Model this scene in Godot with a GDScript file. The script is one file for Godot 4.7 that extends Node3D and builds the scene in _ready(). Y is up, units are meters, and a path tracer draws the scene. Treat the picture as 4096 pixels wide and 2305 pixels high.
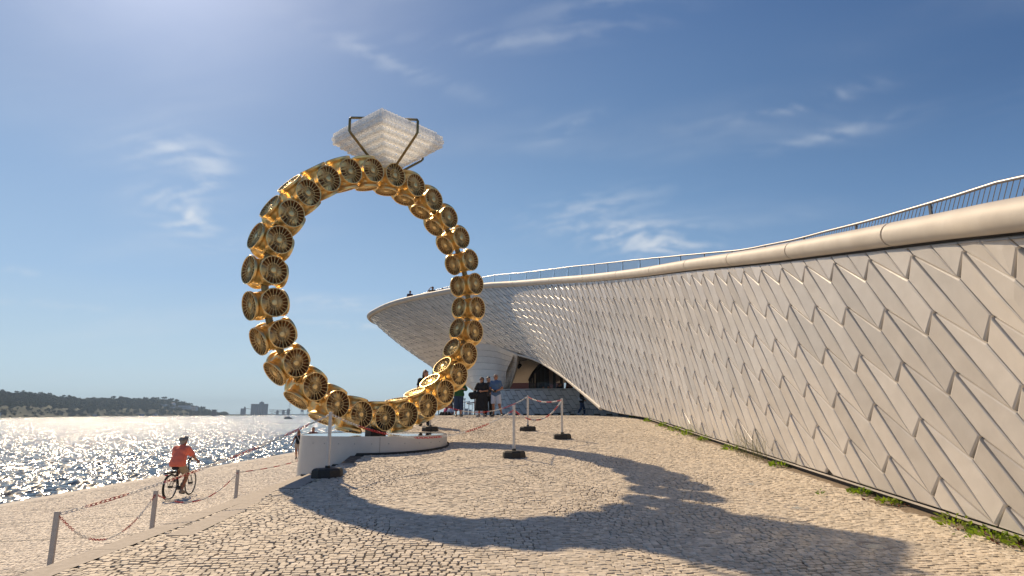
extends Node3D
# A riverside plaza with a giant gold ring on a white plinth beside a tiled museum wall.
# Coordinates: x to the right, y up from the eye, P(x, y, d) puts a point d metres ahead.

const FOC := 1550.0
const PITCH := 0.20111
var rng := RandomNumberGenerator.new()
var M := {}
var taken := {}

func P(x: float, y: float, d: float) -> Vector3:
	return Vector3(x, y, -d)

# ---------------------------------------------------------------- mesh builder
class MB:
	var v := PackedVector3Array()
	var n := PackedVector3Array()
	var c := PackedColorArray()
	var use_color := false
	var col := Color(1, 1, 1)
	func tri_n(a: Vector3, b: Vector3, d: Vector3, na: Vector3, nb: Vector3, nd: Vector3) -> void:
		v.append(a); v.append(d); v.append(b)
		n.append(na); n.append(nd); n.append(nb)
		if use_color:
			c.append(col); c.append(col); c.append(col)
	func tri(a: Vector3, b: Vector3, d: Vector3) -> void:
		var nn := (b - a).cross(d - a)
		if nn.length_squared() < 1e-16:
			return
		nn = nn.normalized()
		tri_n(a, b, d, nn, nn, nn)
	func quad(a: Vector3, b: Vector3, d: Vector3, e: Vector3) -> void:
		tri(a, b, d)
		tri(a, d, e)
	func quad_n(a: Vector3, b: Vector3, d: Vector3, e: Vector3, na: Vector3, nb: Vector3, nd: Vector3, ne: Vector3) -> void:
		tri_n(a, b, d, na, nb, nd)
		tri_n(a, d, e, na, nd, ne)
	func box(t: Transform3D, s: Vector3, ch := 0.0) -> void:
		# a box of size s centred on t, its edges chamfered by ch
		var h := s / 2.0
		if ch <= 0.0:
			var p := []
			for i in 8:
				p.append(t * Vector3(h.x if i & 1 else -h.x, h.y if i & 2 else -h.y, h.z if i & 4 else -h.z))
			quad(p[4], p[5], p[7], p[6]); quad(p[1], p[0], p[2], p[3])
			quad(p[5], p[1], p[3], p[7]); quad(p[0], p[4], p[6], p[2])
			quad(p[6], p[7], p[3], p[2]); quad(p[0], p[1], p[5], p[4])
			return
		var prof := [Vector2(-h.x + ch, -h.z), Vector2(h.x - ch, -h.z), Vector2(h.x, -h.z + ch), Vector2(h.x, h.z - ch), Vector2(h.x - ch, h.z), Vector2(-h.x + ch, h.z), Vector2(-h.x, h.z - ch), Vector2(-h.x, -h.z + ch)]
		var f := Vector2((h.x - ch) / h.x, (h.z - ch) / h.z)
		var rings := [[-h.y, f], [-h.y + ch, Vector2.ONE], [h.y - ch, Vector2.ONE], [h.y, f]]
		for r in 3:
			for i in 8:
				var a: Vector2 = prof[i]
				var b: Vector2 = prof[(i + 1) % 8]
				var f0: Vector2 = rings[r][1]
				var f1: Vector2 = rings[r + 1][1]
				quad(t * Vector3(b.x * f0.x, rings[r][0], b.y * f0.y), t * Vector3(a.x * f0.x, rings[r][0], a.y * f0.y), t * Vector3(a.x * f1.x, rings[r + 1][0], a.y * f1.y), t * Vector3(b.x * f1.x, rings[r + 1][0], b.y * f1.y))
		for i in range(1, 7):
			quad_cap(t, prof, f, h.y, i)
	func quad_cap(t: Transform3D, prof: Array, f: Vector2, y: float, i: int) -> void:
		var q := func(k: int, yy: float) -> Vector3: return t * Vector3(prof[k].x * f.x, yy, prof[k].y * f.y)
		tri(q.call(0, y), q.call(i + 1, y), q.call(i, y))
		tri(q.call(0, -y), q.call(i, -y), q.call(i + 1, -y))
	func lathe(t: Transform3D, prof: Array, seg := 20, flat := false) -> void:
		# profile points (radius, y); outside is to the right when walking up
		for k in prof.size() - 1:
			var p0: Vector2 = prof[k]
			var p1: Vector2 = prof[k + 1]
			var d := (p1 - p0).normalized()
			var nr := Vector2(d.y, -d.x)
			for i in seg:
				var a0 := TAU * i / seg
				var a1 := TAU * (i + 1) / seg
				var c0 := Vector3(cos(a0), 0, sin(a0))
				var c1 := Vector3(cos(a1), 0, sin(a1))
				var A := t * (c0 * p0.x + Vector3(0, p0.y, 0))
				var B := t * (c1 * p0.x + Vector3(0, p0.y, 0))
				var D := t * (c1 * p1.x + Vector3(0, p1.y, 0))
				var E := t * (c0 * p1.x + Vector3(0, p1.y, 0))
				if flat:
					quad(B, A, E, D)
				else:
					var n0 := (t.basis * (c0 * nr.x + Vector3(0, nr.y, 0))).normalized()
					var n1 := (t.basis * (c1 * nr.x + Vector3(0, nr.y, 0))).normalized()
					quad_n(B, A, E, D, n1, n0, n0, n1)
	func tube(pts: Array, r, seg := 8, closed := false, caps := true) -> void:
		var m := pts.size()
		var up := Vector3(0, 1, 0)
		var frames := []
		for i in m:
			var a: Vector3 = pts[(i - 1 + m) % m] if closed or i > 0 else pts[i]
			var b: Vector3 = pts[(i + 1) % m] if closed or i < m - 1 else pts[i]
			var d := (b - a).normalized()
			var ref := up if absf(d.y) < 0.9 else Vector3(1, 0, 0)
			if i > 0:
				ref = frames[i - 1][0]
			var x := (ref - d * ref.dot(d)).normalized()
			frames.append([x, d.cross(x).normalized()])
		var last := m if closed else m - 1
		for i in last:
			var j := (i + 1) % m
			var r0: float = r[i] if r is Array else r
			var r1: float = r[j] if r is Array else r
			for k in seg:
				var a0 := TAU * k / seg
				var a1 := TAU * (k + 1) / seg
				var u0: Vector3 = frames[i][0] * cos(a0) + frames[i][1] * sin(a0)
				var u1: Vector3 = frames[i][0] * cos(a1) + frames[i][1] * sin(a1)
				var w0: Vector3 = frames[j][0] * cos(a0) + frames[j][1] * sin(a0)
				var w1: Vector3 = frames[j][0] * cos(a1) + frames[j][1] * sin(a1)
				quad_n(pts[i] + u0 * r0, pts[i] + u1 * r0, pts[j] + w1 * r1, pts[j] + w0 * r1, u0, u1, w1, w0)
		if caps and not closed:
			for e in [0, m - 1]:
				var rr: float = r[e] if r is Array else r
				for k in seg:
					var a0 := TAU * k / seg
					var a1 := TAU * (k + 1) / seg
					var q0: Vector3 = pts[e] + (frames[e][0] * cos(a0) + frames[e][1] * sin(a0)) * rr
					var q1: Vector3 = pts[e] + (frames[e][0] * cos(a1) + frames[e][1] * sin(a1)) * rr
					if e == 0:
						tri(pts[e], q1, q0)
					else:
						tri(pts[e], q0, q1)
	func ball(at: Vector3, r: Vector3, seg := 10) -> void:
		var rows := seg / 2
		for i in rows:
			for k in seg:
				var q := []
				var nn := []
				for cc in [[i, k], [i, k + 1], [i + 1, k + 1], [i + 1, k]]:
					var th: float = PI * cc[0] / rows - PI / 2
					var ph: float = TAU * cc[1] / seg
					var u := Vector3(cos(th) * cos(ph), sin(th), cos(th) * sin(ph))
					q.append(at + u * r)
					nn.append((u / r).normalized())
				quad_n(q[1], q[0], q[3], q[2], nn[1], nn[0], nn[3], nn[2])
	func mesh() -> ArrayMesh:
		var am := ArrayMesh.new()
		if v.is_empty():
			return am
		var arr := []
		arr.resize(Mesh.ARRAY_MAX)
		arr[Mesh.ARRAY_VERTEX] = v
		arr[Mesh.ARRAY_NORMAL] = n
		if use_color:
			arr[Mesh.ARRAY_COLOR] = c
		am.add_surface_from_arrays(Mesh.PRIMITIVE_TRIANGLES, arr)
		return am

func IT(at := Vector3.ZERO, yaw := 0.0) -> Transform3D:
	return Transform3D(Basis(Vector3.UP, yaw), at)

func axis_frame(at: Vector3, y: Vector3) -> Transform3D:
	# a frame whose y axis points along y
	var yy := y.normalized()
	var r := Vector3(0, 0, 1) if absf(yy.z) < 0.9 else Vector3(1, 0, 0)
	var x := yy.cross(r).normalized()
	return Transform3D(Basis(x, yy, x.cross(yy).normalized()), at)

# ---------------------------------------------------------------- nodes
func numbered(called: String) -> String:
	var k: int = taken.get(called, 0)
	taken[called] = k + 1
	return called if k == 0 else "%s_%03d" % [called, k]

func thing(called: String, label: String, category: String, at := Vector3.ZERO, turn := 0.0, group := "") -> Node3D:
	var o := Node3D.new()
	o.name = numbered(called)
	add_child(o, true)
	o.position = at
	o.rotation.y = turn
	tag(o, label, category, group)
	return o

func tag(o: Node, label: String, category: String, group := "") -> void:
	o.set_meta("label", label)
	o.set_meta("category", category)
	if group:
		o.set_meta("group", group)

func part(called: String, mesh: Mesh, mat: Material, parent: Node, t := Transform3D.IDENTITY) -> MeshInstance3D:
	var o := MeshInstance3D.new()
	var k := 0
	var key := called + str(parent.get_instance_id())
	k = taken.get(key, 0)
	taken[key] = k + 1
	o.name = called if k == 0 else "%s_%03d" % [called, k]
	o.mesh = mesh
	o.material_override = null
	for s in mesh.get_surface_count():
		o.set_surface_override_material(s, mat)
	parent.add_child(o, true)
	o.transform = t
	return o

func struct(called: String, mesh: Mesh, mat: Material) -> MeshInstance3D:
	var o := part(called, mesh, mat, self)
	o.set_meta("kind", "structure")
	return o

# ---------------------------------------------------------------- materials
func noise_tex(seed_: int, freq: float, size := 256, ramp: Array = [], octaves := 4, normal := false, strength := 4.0) -> NoiseTexture2D:
	var f := FastNoiseLite.new()
	f.seed = seed_
	f.noise_type = FastNoiseLite.TYPE_SIMPLEX_SMOOTH
	f.frequency = freq
	f.fractal_octaves = octaves
	var t := NoiseTexture2D.new()
	t.width = size
	t.height = size
	t.seamless = true
	t.noise = f
	t.as_normal_map = normal
	t.bump_strength = strength
	if ramp.size() > 0:
		var g := Gradient.new()
		var offs := PackedFloat32Array()
		var cols := PackedColorArray()
		for i in ramp.size():
			offs.append(float(i) / maxf(1, ramp.size() - 1))
			var cc: Color = ramp[i]
			cols.append(cc.linear_to_srgb())
		g.offsets = offs
		g.colors = cols
		t.color_ramp = g
	return t

func mat(lin: Color, rough := 0.7, metal := 0.0) -> StandardMaterial3D:
	var m := StandardMaterial3D.new()
	m.albedo_color = lin.linear_to_srgb()
	m.roughness = rough
	m.metallic = metal
	return m

func tex_mat(seed_: int, ramp: Array, scale: float, rough := 0.8, bump := 0.0, freq := 0.02) -> StandardMaterial3D:
	# a mottled surface: colours from the ramp (linear values), scale repeats per metre
	var m := StandardMaterial3D.new()
	m.albedo_texture = noise_tex(seed_, freq, 256, ramp, 5)
	m.roughness = rough
	m.uv1_triplanar = true
	m.uv1_world_triplanar = true
	m.uv1_scale = Vector3.ONE * scale
	if bump > 0:
		m.normal_enabled = true
		m.normal_texture = noise_tex(seed_ + 7, freq * 2.0, 256, [], 4, true, 6.0)
		m.normal_scale = bump
	return m

func make_materials() -> void:
	M.stone = tex_mat(3, [Color(0.62, 0.55, 0.46), Color(0.78, 0.72, 0.63)], 3.0, 0.75, 0.3)
	M.stone.vertex_color_use_as_albedo = true
	for i in 4:
		var b := [0.72, 0.80, 0.86, 0.64][i] as float
		M["cobble%d" % i] = tex_mat(3, [Color(0.63, 0.53, 0.41) * b * 1.1, Color(0.79, 0.70, 0.565) * b * 1.1], 3.0, 0.75, 0.3)
	M.mortar = tex_mat(11, [Color(0.035, 0.028, 0.022), Color(0.13, 0.105, 0.08), Color(0.20, 0.165, 0.12)], 1.3, 0.95, 0.6)
	M.slab = tex_mat(12, [Color(0.30, 0.26, 0.22), Color(0.42, 0.37, 0.32)], 1.7, 0.8, 0.25)
	M.kerb = tex_mat(13, [Color(0.42, 0.38, 0.33), Color(0.52, 0.48, 0.43)], 1.1, 0.8, 0.2)
	M.tile = []
	for i in 5:
		var b2: float = [1.0, 0.93, 1.06, 0.87, 0.97][i]
		var tm := tex_mat(20, [Color(0.55, 0.515, 0.475) * b2, Color(0.635, 0.60, 0.56) * b2], 0.45, 0.33, 0.05)
		tm.clearcoat_enabled = true
		tm.clearcoat = 0.4
		tm.clearcoat_roughness = 0.24
		M.tile.append(tm)
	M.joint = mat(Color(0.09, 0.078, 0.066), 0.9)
	M.coping = tex_mat(24, [Color(0.50, 0.45, 0.39), Color(0.62, 0.575, 0.51)], 0.5, 0.6, 0.08, 0.012)
	M.rail = mat(Color(0.42, 0.40, 0.38), 0.35, 0.9)
	M.gold = mat(Color(0.87, 0.645, 0.305), 0.40, 1.0)
	M.gold_shaded = mat(Color(0.32, 0.155, 0.058), 0.45, 0.8)  # same gold, with the shade of the drum recess put into the colour
	M.bronze = mat(Color(0.27, 0.20, 0.095), 0.4, 0.85)
	M.gem = mat(Color(0.95, 0.95, 0.94), 0.08)
	M.gem.backlight_enabled = true
	M.gem.backlight = Color(1, 1, 1)
	M.plinth = tex_mat(31, [Color(0.60, 0.57, 0.52), Color(0.66, 0.63, 0.58)], 0.6, 0.5, 0.0)
	M.mirror = mat(Color(0.80, 0.85, 0.88), 0.04, 1.0)
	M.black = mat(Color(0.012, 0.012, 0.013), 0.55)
	M.rubber = tex_mat(33, [Color(0.018, 0.018, 0.018), Color(0.045, 0.043, 0.04)], 4.0, 0.7, 0.3)
	M.pole = tex_mat(34, [Color(0.58, 0.55, 0.50), Color(0.72, 0.70, 0.66)], 1.5, 0.5, 0.0)
	M.post = tex_mat(35, [Color(0.60, 0.52, 0.43), Color(0.68, 0.60, 0.51)], 2.0, 0.6, 0.0)
	M.red = mat(Color(0.50, 0.012, 0.016), 0.4)
	M.white = mat(Color(0.72, 0.70, 0.66), 0.45)
	M.steel = mat(Color(0.30, 0.31, 0.32), 0.4, 0.7)
	M.dark_steel = mat(Color(0.06, 0.06, 0.065), 0.5, 0.4)
	M.plaster = tex_mat(36, [Color(0.70, 0.64, 0.54), Color(0.76, 0.70, 0.60)], 0.5, 0.8)
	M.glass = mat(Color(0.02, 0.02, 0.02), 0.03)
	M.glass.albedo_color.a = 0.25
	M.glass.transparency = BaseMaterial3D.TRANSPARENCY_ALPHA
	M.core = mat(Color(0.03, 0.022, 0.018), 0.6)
	M.mirrored_tile = tex_mat(37, [Color(0.30, 0.20, 0.15), Color(0.44, 0.32, 0.25)], 0.8, 0.6)  # brown of the wall tiles as reflected in the café glass
	M.brick = tex_mat(38, [Color(0.16, 0.045, 0.028), Color(0.27, 0.085, 0.05)], 1.5, 0.9, 0.4, 0.05)
	M.window = mat(Color(0.09, 0.11, 0.13), 0.15)
	M.helmet = mat(Color(0.16, 0.165, 0.18), 0.3)
	M.skin = mat(Color(0.46, 0.24, 0.155), 0.55)
	M.skin_tan = mat(Color(0.36, 0.16, 0.09), 0.55)

# ---------------------------------------------------------------- sky
var sun_to := Vector3.ZERO
var cloud_a := FastNoiseLite.new()
var cloud_b := FastNoiseLite.new()

func sky_color(d: Vector3, clouds: bool) -> Color:
	var el := asin(clampf(d.y, -1, 1))
	var e := maxf(el, 0.0) * 57.2958
	var g := acos(clampf(d.dot(sun_to), -1, 1)) * 57.2958
	# clear air: pale at the horizon, deep blue overhead and away from the sun
	var c: Vector3 = AIR_C[AIR_C.size() - 1]
	for i in AIR_E.size() - 1:
		if e < AIR_E[i + 1]:
			c = AIR_C[i].lerp(AIR_C[i + 1], (e - AIR_E[i]) / (AIR_E[i + 1] - AIR_E[i]))
			break
	var away := smoothstep(30.0, 78.0, g) * (0.35 + 0.65 * clampf(e / 24.0, 0.0, 1.0))
	c *= Vector3.ONE.lerp(Vector3(0.42, 0.50, 0.62), away)
	# light scattered forward round the sun
	var glow := 0.34 * exp(-pow(g / 15.0, 1.3)) + 0.085 * exp(-g / 28.0) + 0.6 * exp(-g / 4.0)
	c += Vector3(0.99, 0.95, 1.0) * glow
	if clouds and d.y > 0.03:
		var q := Vector2(d.x, d.z) / (d.y + 0.12)
		var az := atan2(d.x, -d.z) * 57.2958
		var w := Vector2(cloud_b.get_noise_2d(q.x * 30.0, q.y * 30.0), cloud_b.get_noise_2d(q.x * 30.0 + 500.0, q.y * 30.0)) * 0.35
		var qa := q + w * 0.5
		var fib := cloud_a.get_noise_2d(qa.x * 90.0 + qa.y * 40.0, (qa.y - qa.x * 0.30) * 420.0) * 0.6 + 0.45 * cloud_a.get_noise_2d(qa.x * 260.0 + 70.0, qa.y * 300.0) + 0.5
		var veil := cloud_b.get_noise_2d(q.x * 16.0 + 90.0, q.y * 40.0 - q.x * 9.0) * 0.5 + 0.5
		var amount := smoothstep(0.46, 0.9, veil) * (0.35 + 0.65 * fib) * 0.16
		# cirrus wisps: azimuth, elevation, width, height, slant, strength
		for s in WISPS:
			var x: float = (az - s[0]) / s[2]
			if absf(x) > 1.6:
				continue
			var y: float = (e - s[1] - s[4] * (az - s[0])) / s[3]
			if absf(y) > 1.6:
				continue
			var m := exp(-2.2 * (x * x + y * y))
			var f2 := smoothstep(0.30, 1.0, fib + 0.14 * m)
			amount += s[5] * 1.15 * m * f2
		amount = clampf(amount, 0.0, 0.85)
		c = c.lerp(Vector3(0.66, 0.70, 0.75) + Vector3.ONE * glow * 0.6, amount)
	return Color(c.x, c.y, c.z)

const AIR_E := [0.0, 4.0, 11.0, 18.0, 25.0, 34.0, 46.0, 90.0]
const AIR_C: Array[Vector3] = [Vector3(0.56, 0.69, 0.73), Vector3(0.46, 0.62, 0.73), Vector3(0.29, 0.46, 0.67), Vector3(0.185, 0.335, 0.555), Vector3(0.118, 0.235, 0.435), Vector3(0.072, 0.163, 0.35), Vector3(0.046, 0.12, 0.285), Vector3(0.030, 0.09, 0.24)]
const WISPS := [
	[-29.0, 16.0, 4.0, 2.2, -0.35, 0.7], [-30.5, 21.0, 4.5, 1.8, 0.10, 0.45], [-27.5, 19.5, 2.5, 2.6, 0.6, 0.35],
	[11.0, 16.3, 9.0, 1.6, -0.05, 0.62], [8.0, 19.0, 9.0, 1.6, 0.12, 0.25], [14.5, 14.9, 6.0, 1.2, 0.0, 0.6],
	[27.5, 25.5, 8.0, 0.8, 0.03, 0.28], [29.5, 22.6, 7.0, 0.8, 0.06, 0.22], [5.5, 26.0, 5.0, 1.3, 0.35, 0.18],
	[24.0, 41.0, 7.0, 2.2, 0.45, 0.2], [-13.0, 7.8, 10.0, 0.5, -0.03, 0.35], [-15.0, 9.8, 8.0, 0.8, -0.07, 0.22],
	[-42.0, 10.5, 6.0, 0.4, -0.12, 0.3], [-38.0, 8.0, 8.0, 0.4, 0.0, 0.2], [2.0, 33.5, 16.0, 1.2, 0.05, 0.2], [-12.0, 31.0, 12.0, 1.2, -0.25, 0.2],
	[-8.0, 39.0, 18.0, 2.5, 0.02, 0.2], [10.0, 36.0, 14.0, 2.0, 0.1, 0.15], [60.0, 24.0, 16.0, 2.0, 0.1, 0.4], [-70.0, 22.0, 14.0, 2.0, -0.1, 0.4],
	[110.0, 20.0, 18.0, 2.4, 0.05, 0.4], [160.0, 26.0, 18.0, 3.0, -0.05, 0.4], [-130.0, 24.0, 18.0, 2.4, 0.1, 0.4]]

func sky_texture() -> ImageTexture:
	cloud_a.seed = 4
	cloud_a.frequency = 0.03
	cloud_a.fractal_octaves = 5
	cloud_b.seed = 9
	cloud_b.frequency = 0.03
	cloud_b.fractal_octaves = 3
	var w := 512
	var h := 256
	var im := Image.create(w, h, false, Image.FORMAT_RGBF)
	for j in h:
		var el := (0.5 - (j + 0.5) / h) * PI
		for i in w:
			var az := (i + 0.5) / w * TAU
			im.set_pixel(i, j, sky_color(Vector3(sin(az) * cos(el), maxf(sin(el), 0.0), -cos(az) * cos(el)), el > 0))
	im.resize(2048, 1024, Image.INTERPOLATE_CUBIC)
	for j in range(250, 512):
		var el := (0.5 - (j + 0.5) / 1024.0) * PI
		for i in range(-300, 300):
			var az := (i + 0.5) / 2048.0 * TAU
			im.set_pixel(posmod(i, 2048), j, sky_color(Vector3(sin(az) * cos(el), sin(el), -cos(az) * cos(el)), true))
	return ImageTexture.create_from_image(im)

func _ready() -> void:
	rng.seed = 20240
	# camera, sun, sky, exposure
	var cam := Camera3D.new()
	cam.name = "camera"
	cam.fov = rad_to_deg(2.0 * atan(725.0 / FOC))
	cam.near = 0.1
	cam.far = 9000.0
	cam.rotation.x = PITCH
	add_child(cam)
	var az := deg_to_rad(-34.0)
	var el := deg_to_rad(39.0)
	sun_to = Vector3(sin(az) * cos(el), sin(el), -cos(az) * cos(el))
	var sun := DirectionalLight3D.new()
	sun.name = "sun"
	sun.light_energy = 1.6
	sun.light_color = Color(1.0, 0.90, 0.755)
	sun.light_angular_distance = 0.5
	sun.shadow_enabled = true
	add_child(sun)
	sun.look_at_from_position(Vector3.ZERO, -sun_to)
	var env := Environment.new()
	env.background_mode = Environment.BG_SKY
	env.sky = Sky.new()
	var pan := PanoramaSkyMaterial.new()
	pan.panorama = sky_texture()
	env.sky.sky_material = pan
	env.tonemap_mode = Environment.TONE_MAPPER_LINEAR
	env.tonemap_exposure = 1.08
	env.sdfgi_enabled = true
	env.ssao_enabled = true
	env.ssil_enabled = true
	var we := WorldEnvironment.new()
	we.name = "environment"
	env.fog_enabled = true
	env.fog_density = 0.00026
	env.fog_light_color = Color(0.80, 0.90, 1.0)
	we.environment = env
	add_child(we)
	make_materials()
	build_ground()
	build_water()
	build_museum()
	build_ring()
	build_barriers()
	build_people()
	build_bicycle()
	build_plants()
	build_far_shore()
	build_promenade_things()

# ---------------------------------------------------------------- ground
func plane_y(x: float, d: float) -> float:
	var y := -1.6288 + 0.06045 * d
	if d > 23.0:
		y = -0.2385 + 0.06045 * 2.2 * (1.0 - exp(-(d - 23.0) / 2.2))
	return y

func line_x(i: int, d: float) -> float:
	# the nosing lines of the steps that die into the slope
	match i:
		0: return -4.06 - 0.062 * (d - 5.4)
		1: return -3.55 - 0.102 * (d - 6.69)
		2: return -3.39 - 0.100 * (d - 9.35)
	return -3.20 - 0.090 * (d - 11.75)

const LEVEL := [-1.31, -1.224, -1.064, -0.918]

func plaza_y(x: float, d: float) -> float:
	var y := plane_y(x, d)
	if d > 17.5:
		return y
	if x < line_x(1, d):
		return minf(y, LEVEL[0])
	if x < line_x(2, d):
		return minf(y, LEVEL[1])
	if x < line_x(3, d):
		return minf(y, LEVEL[2])
	return y

func prom_y(x: float) -> float:
	return -2.43 - 0.079 * (-9.79 - x) if x > -17.05 else -3.0

const WALL_X := 4.93
const EDGE_X := -17.05

func cobble_mesh(k: int) -> ArrayMesh:
	# one rough setting stone, 1 x 1 across with worn edges, top at y = 0
	var r := RandomNumberGenerator.new()
	r.seed = 100 + k
	var pts := []
	for c in [Vector2(-1, -1), Vector2(0, -1), Vector2(1, -1), Vector2(1, 0), Vector2(1, 1), Vector2(0, 1), Vector2(-1, 1), Vector2(-1, 0)]:
		var s := 0.488
		var q: Vector2 = c * s
		if c.x != 0 and c.y != 0:
			q *= r.randf_range(0.88, 1.0)
		q += Vector2(r.randf_range(-0.035, 0.035), r.randf_range(-0.035, 0.035))
		pts.append(q)
	var b := MB.new()
	var n := pts.size()
	var mid := Vector3(0, 0.01 + r.randf_range(-0.03, 0.03), 0)
	var tilt := Vector2(r.randf_range(-0.10, 0.10), r.randf_range(-0.10, 0.10))
	for i in n:
		var a: Vector2 = pts[i]
		var c: Vector2 = pts[(i + 1) % n]
		var ta := Vector3(a.x * 0.9, tilt.dot(a) * 0.8, a.y * 0.9)
		var tc := Vector3(c.x * 0.9, tilt.dot(c) * 0.8, c.y * 0.9)
		var sa := Vector3(a.x, tilt.dot(a) - 0.09, a.y)
		var sc := Vector3(c.x, tilt.dot(c) - 0.09, c.y)
		var ba := Vector3(a.x * 1.02, -0.5, a.y * 1.02)
		var bc := Vector3(c.x * 1.02, -0.5, c.y * 1.02)
		b.tri(mid, tc, ta)
		b.quad(ta, tc, sc, sa)
		b.quad(sa, sc, bc, ba)
	return b.mesh()

func build_ground() -> void:
	# bedding of the plaza: one sheet following the slope and its three long treads
	var b := MB.new()
	var dz := 0.5
	var d := 0.0
	while d < 62.0:
		var e := d + dz
		var xs := [line_x(0, d) if d < 17.5 else -4.9, line_x(1, d), line_x(1, d) + 0.002, line_x(2, d), line_x(2, d) + 0.002, line_x(3, d), line_x(3, d) + 0.002, 0.0, WALL_X + 0.3, 14.0]
		var xe := [line_x(0, e) if d < 17.5 else -4.9, line_x(1, e), line_x(1, e) + 0.002, line_x(2, e), line_x(2, e) + 0.002, line_x(3, e), line_x(3, e) + 0.002, 0.0, WALL_X + 0.3, 14.0]
		if d >= 17.5:
			xs = [-4.9, -2.5, 0.0, WALL_X + 0.3, 14.0]
			xe = xs
		for i in xs.size() - 1:
			var o := 0.001 if i % 2 == 0 else 0.0
			b.quad(P(xs[i], plaza_y(xs[i] + 0.0005, d) - 0.014, d), P(xs[i + 1], plaza_y(xs[i + 1] - 0.0005, d) - 0.014, d), P(xe[i + 1], plaza_y(xe[i + 1] - 0.0005, e) - 0.014, e), P(xe[i], plaza_y(xe[i] + 0.0005, e) - 0.014, e))
		d = e
	# the face towards the river
	b.quad(P(-4.9, -3.0, 62), P(-4.9, -3.0, 17.5), P(-4.9, -0.59, 17.5), P(-4.9, -0.12, 62))
	var plaza := struct("plaza", b.mesh(), M.mortar)
	# nosing strips of pale stone, each its own slab run
	for i in 4:
		var d0: float = [3.0, 6.7, 9.36, 11.76][i]
		var y: float = LEVEL[i]
		var k := d0
		while k < 17.5:
			var L := minf(1.15, 17.5 - k)
			var a0 := line_x(i, k)
			var a1 := line_x(i, k + L - 0.006)
			var w := 0.27
			var s := MB.new()
			s.quad(P(a0, y, k), P(a0 + w, y, k), P(a1 + w, y, k + L - 0.006), P(a1, y, k + L - 0.006))
			s.quad(P(a0, y - 0.12, k), P(a0, y, k), P(a1, y, k + L - 0.006), P(a1, y - 0.12, k + L - 0.006))
			s.quad(P(a0, y - 0.12, k), P(a0 + w, y - 0.12, k), P(a0 + w, y, k), P(a0, y, k))
			part("nosing_slab", s.mesh(), M.slab, plaza)
			k += L
	# steps down to the promenade
	var st := MB.new()
	for i in 6:
		var y0 := LEVEL[0] - 0.004 - 0.14 * (i + 1)
		var off := 0.36 * (i + 1)
		for k in 7:
			var ka := 1.0 + k * 2.5
			var kb := ka + 2.5
			var xa := line_x(0, ka) - off
			var xb := line_x(0, kb) - off
			st.quad(P(xa, y0, ka), P(xa + 0.36, y0, ka), P(xb + 0.36, y0, kb), P(xb, y0, kb))
			st.quad(P(xa, y0 - 0.14, ka), P(xa, y0, ka), P(xb, y0, kb), P(xb, y0 - 0.14, kb))
			if i == 0:
				st.quad(P(xa + 0.36, y0, ka), P(xa + 0.36, y0 + 0.14, ka), P(xb + 0.36, y0 + 0.14, kb), P(xb + 0.36, y0, kb))
	struct("steps", st.mesh(), M.slab)
	# promenade by the water
	var p := MB.new()
	for k in 40:
		var ka := -5.0 + k * 8.0
		var kb := ka + 8.0
		p.quad(P(EDGE_X + 0.55, prom_y(EDGE_X + 0.55) - 0.014, ka), P(-4.0, prom_y(-4.0) - 0.014, ka), P(-4.0, prom_y(-4.0) - 0.014, kb), P(EDGE_X + 0.55, prom_y(EDGE_X + 0.55) - 0.014, kb))
		p.quad(P(-4.0, prom_y(-4.0) - 0.3, ka), P(60.0, prom_y(-4.0) - 0.3, ka), P(60.0, prom_y(-4.0) - 0.3, kb), P(-4.0, prom_y(-4.0) - 0.3, kb))
	var prom := struct("promenade", p.mesh(), M.mortar)
	for k in 60:
		var ka := 1.0 + k * 2.4
		var s := MB.new()
		var y := prom_y(EDGE_X)
		s.box(Transform3D(Basis(Vector3(0, 0, 1), 0.0), P(EDGE_X + 0.26, y - 0.6 + 0.04, ka + 1.2)), Vector3(0.56, 1.2, 2.39), 0.012)
		part("kerb_stone", s.mesh(), M.kerb, prom)
	# setting stones
	var shapes := []
	for k in 8:
		shapes.append(cobble_mesh(k))
	lay_cobbles(plaza, shapes)
	lay_promenade(prom, shapes)

func stone_tone() -> Color:
	var b := rng.randfn(0.82, 0.11)
	b = clampf(b, 0.5, 1.05)
	var w := rng.randf_range(-0.015, 0.02)
	return Color(b * (1.01 + w), b * 0.97, b * (0.905 - 1.4 * w))

func fill(mm: MultiMesh, list: Array, cols: PackedColorArray) -> void:
	mm.transform_format = MultiMesh.TRANSFORM_3D
	mm.use_colors = true
	mm.instance_count = list.size()
	for i in list.size():
		mm.set_instance_transform(i, list[i])
		mm.set_instance_color(i, cols[i])

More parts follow.
